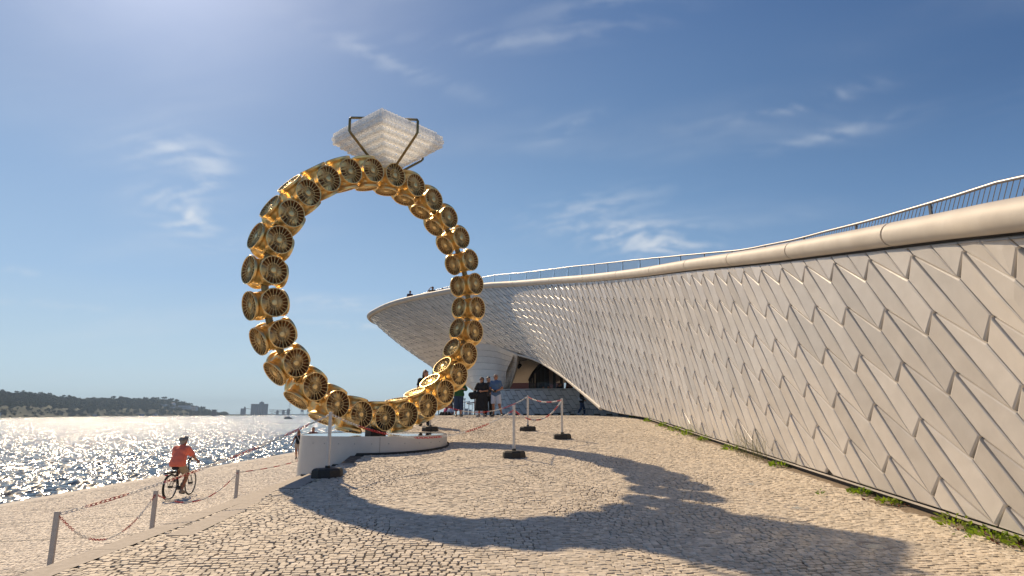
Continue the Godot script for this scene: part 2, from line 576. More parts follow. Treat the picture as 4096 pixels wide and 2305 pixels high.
func lay_cobbles(plaza: Node, shapes: Array) -> void:
	var wob := FastNoiseLite.new()
	wob.seed = 5
	wob.frequency = 0.16
	var lists := []
	var cols := []
	for k in 8:
		lists.append([])
		cols.append(PackedColorArray())
	var near := []
	var row := 0
	var ang := 0.13
	var ca := cos(ang)
	var sa := sin(ang)
	var v := 1.5
	while v < 37.0:
		var h := 0.058 * rng.randf_range(0.9, 1.12)
		var u := -8.0 + rng.randf() * 0.1
		while u < 10.0:
			var w := 0.068 * rng.randf_range(0.72, 1.28)
			var uu := u + w / 2
			u += w
			var vv := v + h / 2
			var wx := wob.get_noise_2d(uu, vv) * 0.34
			var wz := wob.get_noise_2d(uu + 90.0, vv) * 0.36
			var x := uu * ca - vv * sa * 0.35 + wx + rng.randf_range(-0.006, 0.006)
			var d := vv + uu * sa + wz + rng.randf_range(-0.007, 0.007)
			if x > WALL_X - 0.10 - 0.12 * absf(wob.get_noise_2d(d * 6.0, 3.0)) or d < 2.2 or d > 34.0:
				continue
			# only what the steps and the view leave in sight
			if absf(x) > d * 0.95 + 0.6:
				continue
			var lx := line_x(0, d) if d < 17.5 else -4.85
			if x < lx + (0.285 if d < 17.5 else 0.0):
				continue
			var skip := false
			if d < 17.5:
				for i in range(1, 4):
					var q := x - line_x(i, d)
					if d > [0, 6.66, 9.32, 11.72][i] and q > -0.05 and q < 0.28:
						skip = true
			if skip:
				continue
			var y := plaza_y(x, d) + rng.randf_range(-0.004, 0.004)
			var slope := 0.055 if y > plane_y(x, d) - 0.01 and d < 24.0 else 0.0
			var t := Transform3D(Basis(Vector3.UP, ang + rng.randf_range(-0.06, 0.06)) * Basis(Vector3.RIGHT, slope) * Basis.from_scale(Vector3(w, 0.06, h)), P(x, y, d))
			if rng.randf() < 0.5:
				t.basis = t.basis * Basis(Vector3.UP, PI)
			var k := rng.randi() % 8
			if d < 5.95 and absf(x) < d * 0.84 and near.size() < 300 and rng.randf() < 0.75 and d > 5.3:
				near.append([t, k])
				continue
			lists[k].append(t)
			cols[k].append(stone_tone())
		v += h
		row += 1
	for q in near:
		part("cobblestone", shapes[q[1]], M["cobble%d" % (rng.randi() % 4)], plaza, q[0])
	for k in 8:
		var mmi := MultiMeshInstance3D.new()
		mmi.name = "cobblestone_field" if k == 0 else "cobblestone_field_%03d" % k
		var mm := MultiMesh.new()
		mm.mesh = shapes[k]
		fill(mm, lists[k], cols[k])
		mmi.multimesh = mm
		mmi.material_override = M.stone
		mmi.set_meta("kind", "stuff")
		plaza.add_child(mmi, true)

func lay_promenade(prom: Node, shapes: Array) -> void:
	var lists := []
	var cols := []
	for k in 8:
		lists.append([])
		cols.append(PackedColorArray())
	var d := 6.0
	while d < 75.0:
		var sz := 1.0 if d < 30.0 else (1.35 if d < 45.0 else 2.0)
		var h := 0.066 * rng.randf_range(0.92, 1.1) * sz
		var x := EDGE_X + 0.56
		while x < -4.3:
			var w := 0.074 * rng.randf_range(0.75, 1.3) * sz
			var xx := x + w / 2
			x += w
			if xx < -d * 1.05 - 2.0 or xx > -4.9:
				continue
			var t := Transform3D(Basis(Vector3.UP, rng.randf_range(-0.12, 0.12)) * Basis(Vector3.BACK, 0.079) * Basis.from_scale(Vector3(w, 0.046, h)), P(xx, prom_y(xx) + rng.randf_range(-0.003, 0.004), d + rng.randf_range(-0.012, 0.012) + xx * 0.03))
			var k := rng.randi() % 8
			lists[k].append(t)
			# darker drainage courses cross the paving
			var tone := stone_tone() * Color(1.03, 1.05, 1.11)
			if fmod(d * 0.62 + xx * 0.12, 1.7) < 0.09:
				tone *= 0.6
			cols[k].append(tone)
		d += h
	for k in 8:
		var mmi := MultiMeshInstance3D.new()
		mmi.name = "paving_field" if k == 0 else "paving_field_%03d" % k
		var mm := MultiMesh.new()
		mm.mesh = shapes[k]
		fill(mm, lists[k], cols[k])
		mmi.multimesh = mm
		mmi.material_override = M.stone
		mmi.set_meta("kind", "stuff")
		prom.add_child(mmi, true)

# ---------------------------------------------------------------- water
const SEA := -4.6

func build_water() -> void:
	var wv := FastNoiseLite.new()
	wv.seed = 77
	wv.frequency = 0.34
	wv.fractal_octaves = 4
	wv.fractal_gain = 0.55
	# rows get longer with distance; one connected sheet out to the horizon
	var ds := []
	var d := 4.0
	while d < 400.0:
		ds.append(d)
		d += maxf(0.24, d * 0.0085)
	for q in [600.0, 1000.0, 1600.0, 2200.0]:
		ds.append(q)
	var cols := 330
	var vs := PackedVector3Array()
	for dd in ds:
		var far: float = -dd * 1.05 - 20.0
		for i in cols:
			var f := float(i) / (cols - 1)
			var x: float = lerpf(EDGE_X + 0.02, far, f) if dd < 150.0 else lerpf(EDGE_X + 0.02 + (dd - 150.0) * (0.0 if dd < 300.0 else 0.9), far, f)
			var a := 0.39 * clampf(1.3 - dd / 330.0, 0.0, 1.0)
			var y: float = wv.get_noise_2d(x * 1.0 + dd * 0.25, dd * 1.35 - x * 0.3) * a
			vs.append(P(x, SEA + y, dd))
	var idx := PackedInt32Array()
	for j in ds.size() - 1:
		for i in cols - 1:
			var a := j * cols + i
			idx.append(a); idx.append(a + 1); idx.append(a + cols)
			idx.append(a + 1); idx.append(a + cols + 1); idx.append(a + cols)
	var ns := PackedVector3Array()
	ns.resize(vs.size())
	for t in range(0, idx.size(), 3):
		var n := (vs[idx[t + 1]] - vs[idx[t]]).cross(vs[idx[t + 2]] - vs[idx[t]])
		if n.y < 0:
			n = -n
		for k in 3:
			ns[idx[t + k]] += n
	for i in ns.size():
		ns[i] = ns[i].normalized()
	# clockwise seen from above
	if (vs[idx[1]] - vs[idx[0]]).cross(vs[idx[2]] - vs[idx[0]]).y > 0:
		for t in range(0, idx.size(), 3):
			var s := idx[t + 1]
			idx[t + 1] = idx[t + 2]
			idx[t + 2] = s
	var arr := []
	arr.resize(Mesh.ARRAY_MAX)
	arr[Mesh.ARRAY_VERTEX] = vs
	arr[Mesh.ARRAY_NORMAL] = ns
	arr[Mesh.ARRAY_INDEX] = idx
	var am := ArrayMesh.new()
	am.add_surface_from_arrays(Mesh.PRIMITIVE_TRIANGLES, arr)
	var m := mat(Color(0.010, 0.036, 0.06), 0.17)
	m.metallic_specular = 0.57
	m.clearcoat_enabled = true
	m.clearcoat = 0.10
	m.clearcoat_roughness = 0.25
	m.normal_enabled = true
	m.normal_texture = noise_tex(41, 0.0135, 1024, [], 3, true, 16.0)
	m.normal_scale = 1.1
	m.uv1_triplanar = true
	m.uv1_world_triplanar = true
	m.uv1_scale = Vector3(0.055, 0.055, 0.045)
	struct("water", am, m)
	# the river bed closes off the sheet below
	var b := MB.new()
	b.quad(P(-2300, SEA - 3.0, -50), P(700, SEA - 3.0, -50), P(700, SEA - 3.0, 2200), P(-2300, SEA - 3.0, 2200))
	struct("river_bed", b.mesh(), mat(Color(0.03, 0.05, 0.05), 0.9))

# ---------------------------------------------------------------- museum
var TT: Array = []
var BB: Array = []
var UU := PackedFloat32Array()
var RT: PackedVector3Array = []
var RB: PackedVector3Array = []

func unproj(px: float, py: float, z: float) -> Vector3:
	# a point of the building given by its sight line and distance when it was surveyed
	var y := (725.0 - py) / FOC * z
	return P((px - 1288.0) / FOC * z, y * cos(PITCH) + z * sin(PITCH), z * cos(PITCH) - y * sin(PITCH))

func cr(a: Vector3, b: Vector3, c: Vector3, d: Vector3, t: float) -> Vector3:
	return 0.5 * ((2.0 * b) + (c - a) * t + (2.0 * a - 5.0 * b + 4.0 * c - d) * t * t + (3.0 * b - a - 3.0 * c + d) * t * t * t)

func base_at(d: float) -> Vector3:
	return P(WALL_X, plane_y(WALL_X, d) + 0.09, d)

func survey() -> void:
	# roof edge and matching foot of the shell, from the near end round the tip of the canopy to its far side
	var rows := [
		[P(3.95, 0.4, -1.5), base_at(-1.5)],
		[P(4.0, 1.0, 2.0), base_at(2.0)],
		[unproj(2576, 538, 4.93), base_at(-unproj(2576, 538, 4.93).z * 1.0)],
		[unproj(2400, 565, 6.08), base_at(-unproj(2400, 565, 6.08).z * 1.0)],
		[unproj(2230, 592.6, 7.42), base_at(-unproj(2230, 592.6, 7.42).z * 1.0)],
		[unproj(2060, 620, 9.25), base_at(-unproj(2060, 620, 9.25).z * 1.0)],
		[unproj(1900, 645, 11.9), base_at(-unproj(1900, 645, 11.9).z * 1.0)],
		[unproj(1740, 666, 16.3), base_at(-unproj(1740, 666, 16.3).z * 1.0)],
		[unproj(1600, 687, 22.4), base_at(-unproj(1600, 687, 22.4).z * 1.0)],
		[unproj(1480, 700, 29), unproj(1515, 1030, 27)],
		[unproj(1400, 706, 34), unproj(1455, 980, 30)],
		[unproj(1300, 714, 39.5), unproj(1405, 940, 33.5)],
		[unproj(1220, 719, 43), unproj(1325, 896, 39)],
		[unproj(1150, 729, 46), unproj(1240, 869, 44)],
		[unproj(1100, 738, 47.7), unproj(1185, 866, 47)],
		[unproj(1040, 750, 49.6), unproj(1155, 876, 49)],
		[unproj(990, 763, 51.3), unproj(1134, 897, 50.5)],
		[unproj(950, 780, 53), unproj(1119, 916, 52)],
		[unproj(928, 797, 55), unproj(1112, 930, 53.5)],
		[P(-12.4, 8.3, 57.5), unproj(1112, 938, 55)],
		[P(-9.5, 8.4, 60.5), unproj(1125, 940, 58)],
		[P(-4.5, 8.6, 63.0), unproj(1150, 729, 46)],
		[P(1.0, 8.8, 65.0), unproj(1185, 940, 62)]]
	var n := rows.size()
	for i in n - 1:
		var steps := 24
		for k in steps:
			var t := float(k) / steps
			var q := []
			for s in 2:
				q.append(cr(rows[maxi(i - 1, 0)][s], rows[i][s], rows[i + 1][s], rows[mini(i + 2, n - 1)][s], t))
			RT.append(q[0])
			RB.append(q[1])
	RT.append(rows[n - 1][0])
	RB.append(rows[n - 1][1])
	UU.resize(RT.size())
	for i in range(1, RT.size()):
		UU[i] = UU[i - 1] + RT[i].distance_to(RT[i - 1])

var last_i := 0
func at_u(u: float) -> int:
	var i := clampi(last_i, 0, UU.size() - 2)
	while i > 0 and UU[i] > u:
		i -= 1
	while i < UU.size() - 2 and UU[i + 1] < u:
		i += 1
	last_i = i
	return i

func depth_u(u: float) -> float:
	var i := at_u(u)
	var f := clampf((u - UU[i]) / maxf(UU[i + 1] - UU[i], 1e-5), -1.0, 2.0)
	return lerpf(RT[i].distance_to(RB[i]), RT[i + 1].distance_to(RB[i + 1]), f)

func shell(u: float, v: float) -> Vector3:
	# the cladding surface: u metres along the roof edge, v metres down from it
	var i := at_u(u)
	var f := clampf((u - UU[i]) / maxf(UU[i + 1] - UU[i], 1e-5), -1.0, 2.0)
	var a := RT[i].lerp(RT[i + 1], f)
	var b := RB[i].lerp(RB[i + 1], f)
	var t := v / a.distance_to(b)
	var bow := smoothstep(26.0, 52.0, u) * 0.7
	var mid := (a + b) / 2 + Vector3(-0.25, -0.75, 0.55).normalized() * bow
	return a * (1 - t) * (1 - t) + mid * 2 * t * (1 - t) + b * t * t

func shell_n(u: float, v: float) -> Vector3:
	var p := shell(u, v)
	var n := (shell(u + 0.05, v) - p).cross(shell(u, v + 0.05) - p).normalized()
	return n if n.x < 0 or u > 38.0 else -n

var U_MAX := 0.0

func clip_poly(poly: PackedVector2Array, low: bool) -> PackedVector2Array:
	var out := PackedVector2Array()
	var n := poly.size()
	for i in n:
		var a := poly[i]
		var b := poly[(i + 1) % n]
		var fa := a.y - 0.17 if low else depth_u(a.x) - 0.01 - a.y
		var fb := b.y - 0.17 if low else depth_u(b.x) - 0.01 - b.y
		if fa >= 0:
			out.append(a)
		if (fa >= 0) != (fb >= 0):
			out.append(a.lerp(b, fa / (fa - fb)))
	return out

func build_museum() -> void:
	survey()
	U_MAX = UU[UU.size() - 1]
	var mus := thing("museum_building", "long low museum with pale tiled curving walls and overhanging canopy beside the plaza", "building")
	# backing skin behind the tiles
	var b := MB.new()
	var nu := 150
	var nv := 12
	for i in nu:
		var u0 := U_MAX * i / nu
		var u1 := U_MAX * (i + 1) / nu
		for j in nv:
			var q := []
			for cc in [[u0, j], [u1, j], [u1, j + 1], [u0, j + 1]]:
				var v: float = depth_u(cc[0]) * cc[1] / nv
				q.append(shell(cc[0], v) - shell_n(cc[0], v) * 0.03)
			b.quad(q[0], q[3], q[2], q[1])
	part("wall_skin", b.mesh(), M.joint, mus)
	build_tiles(mus)
	build_coping(mus)
	# roof deck
	var r := MB.new()
	for i in range(0, RT.size() - 6, 6):
		var a := RT[i]
		var c := RT[i + 6]
		var mid := func(p: Vector3) -> Vector3:
			var d := -p.z
			var f := clampf((d - 30.0) / 40.0, 0.0, 1.0)
			return Vector3(lerpf(p.x + 14.0, maxf(p.x * 0.3 + 2.0, -9.0), f), p.y - 0.12, p.z + lerpf(0.0, 2.0, f))
		r.quad(a - Vector3(0, 0.2, 0), c - Vector3(0, 0.2, 0), mid.call(c), mid.call(a))
	part("roof_deck", r.mesh(), M.slab, mus)
	# foot trim along the pavement
	var k := MB.new()
	var dd := 0.0
	while dd < 26.0:
		var a := base_at(dd)
		var c := base_at(dd + 2.0)
		var o := Vector3(-0.05, 0.0, 0)
		k.quad(a + o + Vector3(0.0, -0.012, 0), c + o + Vector3(0.0, -0.012, 0), c + o + Vector3(0, 0.012, 0), a + o + Vector3(0, 0.012, 0))
		k.quad(a + o + Vector3(0, 0.012, 0), c + o + Vector3(0, 0.012, 0), c + Vector3(0.06, -0.02, 0), a + Vector3(0.06, -0.02, 0))
		dd += 2.0
	part("foot_trim", k.mesh(), M.coping, mus)
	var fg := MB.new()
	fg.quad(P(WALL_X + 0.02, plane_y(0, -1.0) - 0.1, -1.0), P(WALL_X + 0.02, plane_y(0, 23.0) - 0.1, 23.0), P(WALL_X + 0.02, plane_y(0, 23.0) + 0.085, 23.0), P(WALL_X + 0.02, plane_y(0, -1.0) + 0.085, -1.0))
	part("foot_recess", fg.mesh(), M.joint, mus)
	build_entrance(mus)

const LEAN := 0.85
const STRIP := 0.468
const PER := 0.65

func build_tiles(mus: Node) -> void:
	var lean := LEAN
	var w := STRIP
	var per := PER
	var z0 := UU[48]
	var cand := []
	var kmax := int((U_MAX + lean * 16.0) / w) + 24
	for k in range(-4, kmax):
		for r in range(-1, 26):
			var poly := PackedVector2Array()
			var bad := true
			for c in [[k, r], [k + 1, r], [k + 1, r + 1], [k, r + 1]]:
				var vc: float = 0.27 - per + per * c[1] + (0.28 if (c[0] + c[1]) & 1 else 0.0)
				var uc: float = z0 - 5.2 + 7.98 + (c[0] - 20) * w - lean * vc
				poly.append(Vector2(uc, vc))
				if uc > -1.0 and uc < U_MAX - 0.3 and vc < 16.0:
					bad = false
			if bad:
				continue
			var ok := true
			for q in poly:
				if q.x < 0.2 or q.x > U_MAX - 0.3:
					ok = false
			if not ok:
				continue
			poly = clip_poly(poly, true)
			if poly.size() < 3:
				continue
			poly = clip_poly(poly, false)
			if poly.size() < 3:
				continue
			var area := 0.0
			for i in poly.size():
				area += poly[i].cross(poly[(i + 1) % poly.size()])
			if absf(area) < 0.012:
				continue
			var mid := Vector2.ZERO
			for q in poly:
				mid += q / poly.size()
			var p := shell(mid.x, mid.y)
			var dist := p.length()
			if p.z > -2.0 or absf(p.x) > -p.z * 0.98:
				dist += 500.0
			cand.append([dist, poly, k, r, area])
	cand.sort_custom(func(a, c): return a[0] < c[0])
	var rest := []
	for i in 5:
		rest.append(MB.new())
	for i in cand.size():
		var tone := rng.randi() % 5
		if i < 300:
			var mb := MB.new()
			tile_shape(mb, cand[i])
			part("tile", mb.mesh(), M.tile[tone], mus)
		else:
			tile_shape(rest[tone], cand[i])
	for i in 5:
		var o := part("tile_cladding", rest[i].mesh(), M.tile[i], mus)
		o.set_meta("kind", "stuff")
	print("tiles ", cand.size())

func tile_shape(mb: MB, c: Array) -> void:
	var poly: PackedVector2Array = c[1]
	var k: int = c[2]
	if c[4] < 0:
		poly.reverse()
	var wide: Array = Geometry2D.offset_polygon(poly, -(0.007 if c[0] < 25.0 else 0.012), Geometry2D.JOIN_MITER)
	if wide.is_empty():
		return
	var outer: PackedVector2Array = wide[0]
	# points along long edges so that the tile follows the curve
	var dense := PackedVector2Array()
	var far: bool = c[0] > 25.0
	for i in outer.size():
		var a := outer[i]
		var b := outer[(i + 1) % outer.size()]
		var n := maxi(1, int(a.distance_to(b) / (0.9 if far else 0.4)))
		for q in n:
			dense.append(a.lerp(b, float(q) / n))
	var mid := Vector2.ZERO
	for q in dense:
		mid += q / dense.size()
	var n := dense.size()
	var lift := func(q: Vector2) -> float:
		# every other tile of a strip stands proud at its upper corner and sinks back along its length
		var f := clampf(((q.x + LEAN * q.y) - (UU[48] + 2.78)) / STRIP - (k - 20), 0.0, 1.0)
		var g := clampf((q.y - (0.27 + PER * (c[3] - 1))) / (PER * 1.3), 0.0, 1.0)
		if (k + c[3]) & 1:
			return 0.014 + 0.012 * g * f
		return 0.014 + lerpf(0.020, 0.045, smoothstep(8.0, 30.0, c[0])) * (1.0 - f) * (1.0 - g)
	var low := []
	var mid_ := []
	var top := []
	var nn := []
	for q in dense:
		var in_dir := (mid - q).normalized()
		var s1 := q + in_dir * 0.007
		var s2 := q + in_dir * 0.026
		var nrm := shell_n(q.x, q.y)
		var l: float = lift.call(q)
		low.append(shell(q.x, q.y) - nrm * 0.02)
		mid_.append(shell(s1.x, s1.y) + nrm * (l - 0.009))
		top.append(shell(s2.x, s2.y) + nrm * l)
		nn.append(nrm)
	var cen: Vector3 = shell(mid.x, mid.y) + shell_n(mid.x, mid.y) * lift.call(mid)
	var flip: bool = (top[1] - top[0]).cross(cen - top[0]).dot(nn[0]) < 0
	for i in n:
		var j := (i + 1) % n
		if flip:
			mb.tri(cen, top[j], top[i])
			mb.quad(top[i], top[j], mid_[j], mid_[i])
			mb.quad(mid_[i], mid_[j], low[j], low[i])
		else:
			mb.tri(cen, top[i], top[j])
			mb.quad(top[j], top[i], mid_[i], mid_[j])
			mb.quad(mid_[j], mid_[i], low[i], low[j])

func cope_r(u: float) -> float:
	return lerpf(0.143, 0.20, smoothstep(10.0, 45.0, u))

func build_coping(mus: Node) -> void:
	var u := 0.0
	while u < U_MAX - 1.0:
		var L := minf(lerpf(2.9, 5.5, smoothstep(8.0, 34.0, u)), U_MAX - u)
		var pts := []
		var rad := []
		var n := 14
		for i in n + 1:
			var uu := u + 0.02 + (L - 0.04) * i / n
			var ii := at_u(uu)
			var f := (uu - UU[ii]) / maxf(UU[ii + 1] - UU[ii], 1e-5)
			pts.append(RT[ii].lerp(RT[ii + 1], clampf(f, 0, 1)))
			rad.append(cope_r(uu))
		var b := MB.new()
		b.tube(pts, rad, 20)
		part("coping", b.mesh(), M.coping, mus)
		u += L
	var g := MB.new()
	var line := []
	for i in range(0, RT.size(), 5):
		line.append(RT[i] + Vector3(0.02, -0.01, 0))
	g.tube(line, 0.12, 10)
	part("coping_core", g.mesh(), M.joint, mus)
	# railing on the roof, set back from the edge
	var rail := thing("roof_railing", "slim steel railing with close slanting bars along the museum roof edge", "railing")
	var hand := []
	var foot := []
	var s := 0.0
	var vis_d := [0.0, 2.0, 5.3, 7.6, 10.0, 12.5, 16.0, 22.0, 30.0, 45.0, 80.0]
	var vis_h := [0.3, 0.22, 0.15, 0.08, 0.03, 0.02, 0.12, 0.33, 0.48, 0.5, 0.5]
	while s < UU[364]:
		var i := at_u(s)
		var f := (s - UU[i]) / maxf(UU[i + 1] - UU[i], 1e-5)
		var p := RT[i].lerp(RT[i + 1], f)
		var dirv := (RT[mini(i + 9, RT.size() - 1)] - RT[maxi(i - 9, 0)]).normalized()
		var inw := dirv.cross(Vector3.UP).normalized()
		var inset := lerpf(1.2, 0.7, smoothstep(14.0, 30.0, s))
		var q := p + inw * inset
		var bi := i
		for k in range(i, maxi(i - 90, 0), -1):
			if absf(RT[k].x / -RT[k].z - q.x / -q.z) < absf(RT[bi].x / -RT[bi].z - q.x / -q.z):
				bi = k
		var h := 0.0
		for k in vis_d.size() - 1:
			if -RT[bi].z >= vis_d[k]:
				h = lerpf(vis_h[k], vis_h[k + 1], clampf((-RT[bi].z - vis_d[k]) / (vis_d[k + 1] - vis_d[k]), 0, 1))
		var kk := q.z / RT[bi].z
		if q.z > -3.5:
			kk = 1.2
			h = 0.2
		var fade := smoothstep(0.0, 11.0, UU[364] - s)
		hand.append(Vector3(q.x, (RT[bi].y + cope_r(s) + h * fade) * kk, q.z))
		foot.append(p + inw * inset + Vector3(0, -0.05, 0))
		s += 0.09
	var hm := MB.new()
	var hp := []
	for i in range(0, hand.size(), 8):
		hp.append(hand[i])
	hm.tube(hp, 0.023, 8)
	part("handrail", hm.mesh(), M.rail, rail)
	var near := 0
	var stuff := MB.new()
	for i in range(0, hand.size() - 4):
		var top: Vector3 = hand[i]
		var low: Vector3 = foot[mini(i + 4, foot.size() - 1)]
		var post := i % 22 == 0
		if top.z > -4.0:
			continue
		if post:
			var q := MB.new()
			q.box(Transform3D(Basis.IDENTITY, (foot[i] + top) / 2), Vector3(0.02, (top.y - foot[i].y), 0.05))
			part("post", q.mesh(), M.dark_steel, rail)
		elif near < 300:
			var q := MB.new()
			q.tube([low, top], 0.006, 4, false, false)
			part("bar", q.mesh(), M.rail, rail)
			near += 1
		else:
			stuff.tube([low, top], 0.008, 3, false, false)
	var o := part("far_bars", stuff.mesh(), M.dark_steel, rail)
	o.set_meta("kind", "stuff")

func loft(b: MB, curves: Array, n: int) -> void:
	# a smooth sheet through curves of equal length
	for j in curves.size() - 1:
		for i in n:
			b.quad(curves[j][i], curves[j][i + 1], curves[j + 1][i + 1], curves[j + 1][i])

func through(pts: Array, n: int) -> Array:
	var out := []
	var m := pts.size()
	for i in n + 1:
		var t := float(i) / n * (m - 1)
		var k := mini(int(t), m - 2)
		out.append(cr(pts[maxi(k - 1, 0)], pts[k], pts[k + 1], pts[mini(k + 2, m - 1)], t - k))
	return out

func build_entrance(mus: Node) -> void:
	# the pier that carries the canopy
	var top := through([unproj(1302, 893, 41), unproj(1270, 880, 42.5), unproj(1240, 869, 44), unproj(1185, 866, 47), unproj(1155, 876, 49), unproj(1134, 897, 50.5), unproj(1112, 932, 53.5)], 24)
	var low := through([unproj(1277, 985, 44), unproj(1262, 995, 43.5), unproj(1240, 1000, 43.5), unproj(1215, 1000, 44.5), unproj(1202, 995, 46), unproj(1197, 990, 48), unproj(1196, 988, 50)], 24)
	var mid := []
	var bot := []
	for i in 25:
		mid.append(top[i].lerp(low[i], 0.5) + Vector3(0.35, 0.25, -0.7) * (1.0 - i / 30.0))
		bot.append(Vector3(low[i].x, -2.9, low[i].z))
	var b := MB.new()
	var rows := []
	for j in 9:
		var t := j / 8.0
		var c := []
		for i in 25:
			c.append(top[i] * (1 - t) * (1 - t) + mid[i] * 2 * t * (1 - t) + low[i] * t * t)
		rows.append(c)
	rows.append(bot)
	var over := []
	for p in top:
		over.append(p + Vector3(0.0, 1.4, -0.9))
	rows.push_front(over)
	loft(b, rows, 24)
	rows.pop_front()
	part("pier", b.mesh(), M.tile[1], mus)
	# narrow joints between the tile courses of the pier
	for j in range(1, 9):
		var q := MB.new()
		var line := []
		for i in range(0, 25):
			line.append(rows[j][i] + Vector3(-0.005, 0, 0.012))
		q.tube(line, 0.006, 4, false, false)
		part("pier_joint", q.mesh(), M.joint, mus)
	var rim := MB.new()
	var edge := []
	for j in 9:
		edge.append(rows[j][0])
	for i in range(1, 9):
		edge.push_front([unproj(1335, 901, 38.3), unproj(1365, 914, 36.3), unproj(1395, 933, 34.2), unproj(1420, 950, 32.6), unproj(1445, 971, 30.7), unproj(1470, 992, 29.2), unproj(1495, 1013, 28.0), unproj(1512, 1028, 27.2)][i - 1])
	rim.tube(edge, 0.09, 8)
	part("opening_rim", rim.mesh(), M.coping, mus)
	# plaster vault behind the opening
	var near := through([unproj(1277, 985, 44), unproj(1273, 940, 43), unproj(1286, 908, 42), unproj(1301, 882, 41), unproj(1335, 890, 38.6), unproj(1395, 926, 34.6), unproj(1450, 975, 30.5)], 24)
	var far := through([unproj(1278, 966, 74), unproj(1290, 964.5, 73.5), unproj(1306, 964, 73), unproj(1330, 964, 72), unproj(1370, 964, 71), unproj(1430, 964, 69), unproj(1490, 964, 67)], 24)
	var v := MB.new()
	var vr := []
	for j in 11:
		var t := j / 10.0
		var c := []
		for i in 25:
			var m: Vector3 = near[i].lerp(far[i], 0.45) + Vector3(0, 0.9, 0)
			c.append(near[i] * (1 - t) * (1 - t) + m * 2 * t * (1 - t) + far[i] * t * t)
		vr.append(c)
	loft(v, vr, 24)
	part("vault", v.mesh(), M.plaster, mus)
	# low curved ramp wall
	var foot := through([P(-1.4, 0, 50.0), P(-1.75, 0, 47.0), P(-1.35, 0, 44.3), P(-0.4, 0, 42.8), P(1.6, 0, 42.0), P(4.5, 0, 41.6), P(9.0, 0, 41.2)], 36)
	var w := MB.new()
	var lo := []
	var hi := []
	var back := []
	for p in foot:
		lo.append(p + Vector3(0, -0.45, 0))
		hi.append(p + Vector3(0.12, 1.58, -0.35))
		back.append(p + Vector3(0.3, 1.58, -0.75))
	loft(w, [lo, hi, back], 36)
	part("ramp_wall", w.mesh(), M.joint, mus)
	# its cladding: slanting strips
	var len_ := [0.0]
	for i in 36:
		len_.append(len_[i] + foot[i].distance_to(foot[i + 1]))
	var on := func(u: float, t: float) -> Vector3:
		var k := 0
		while k < 35 and len_[k + 1] < u:
			k += 1
		var f: float = (u - len_[k]) / (len_[k + 1] - len_[k])
		return lo[k].lerp(lo[k + 1], f).lerp(hi[k].lerp(hi[k + 1], f), t)
	var total: float = len_[36]
	var st := 0
	var u := 1.0
	while u < total - 2.0:
		for r in 3:
			var q := MB.new()
			var t0 := 0.09 + 0.30 * r
			var t1 := t0 + 0.29
			var sh := 0.12 if st & 1 else 0.0
			t0 = minf(t0 + sh, 0.995)
			t1 = minf(t1 + sh, 0.995)
			if t1 - t0 < 0.05:
				continue
			var lean := -1.4
			var pts := [on.call(clampf(u + lean * t0 + 1.4, 0, total), t0), on.call(clampf(u + 0.38 + lean * t0 + 1.4, 0, total), t0), on.call(clampf(u + 0.38 + lean * t1 + 1.4, 0, total), t1), on.call(clampf(u + lean * t1 + 1.4, 0, total), t1)]
			var nrm: Vector3 = (pts[1] - pts[0]).cross(pts[3] - pts[0]).normalized()
			var c := []
			var cen: Vector3 = (pts[0] + pts[2]) / 2
			for p in pts:
				c.append(p + nrm * 0.03 + (cen - p).normalized() * 0.015)
			q.quad(c[0], c[1], c[2], c[3])
			for i in 4:
				q.quad(pts[i], pts[(i + 1) % 4], c[(i + 1) % 4], c[i])
			part("ramp_tile", q.mesh(), M.tile[rng.randi() % 5], mus)
		st += 1
		u += 0.395
	var cap := MB.new()
	var cl := []
	for i in 37:
		cl.append(hi[i] + Vector3(0.05, 0.02, -0.1))
	cap.tube(cl, 0.07, 8)
	part("ramp_coping", cap.mesh(), M.coping, mus)
	var fl := MB.new()
	fl.quad(P(-1.5, 1.2, 43.5), P(12, 1.2, 42.5), P(14, 1.2, 51), P(-1.0, 1.2, 51))
	fl.quad(P(-1.0, -2.6, 51), P(-1.0, 1.2, 51), P(14, 1.2, 51), P(14, -2.6, 51))
	part("terrace_floor", fl.mesh(), M.slab, mus)
	# glass front of the café with dark posts
	var xs := [1332.0, 1336.5, 1342.5, 1351.0, 1362.0, 1372.0, 1395.0, 1413.0, 1426.0, 1446.0, 1475.0]
	var tops := [958.0, 948.0, 938.0, 927.0, 917.0, 912.0, 905.0, 905.0, 905.0, 905.0, 905.0]
	for i in xs.size():
		var z := lerpf(51.0, 45.0, (xs[i] - 1332.0) / 143.0)
		var a := unproj(xs[i], 981, z)
		var c := unproj(xs[i], tops[i], z)
		var q := MB.new()
		var wide: float = [0.12, 0.14, 0.2, 0.26, 0.16, 0.14, 0.22, 0.22, 0.1, 0.07, 0.1][i]
		q.box(Transform3D(Basis.IDENTITY, Vector3(a.x, (1.2 + c.y) / 2, a.z)), Vector3(wide, c.y - 1.2, 0.2))
		part("mullion", q.mesh(), M.dark_steel, mus)
		if i > 0:
			var z0 := lerpf(51.0, 45.0, (xs[i - 1] - 1332.0) / 143.0)
			var a0 := unproj(xs[i - 1], 981, z0)
			var c0 := unproj(xs[i - 1], tops[i - 1], z0)
			var g := MB.new()
			g.quad(Vector3(a0.x, 1.2, a0.z), Vector3(a.x, 1.2, a.z), c, c0)
			part("glass_pane", g.mesh(), M.glass, mus)
			var hd := MB.new()
			hd.tube([c0, c], 0.13, 6)
			part("head_frame", hd.mesh(), M.dark_steel, mus)
	# dark core inside the café, and an added panel coloured as a tile reflection
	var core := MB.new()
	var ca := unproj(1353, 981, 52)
	var cb := unproj(1383, 981, 51)
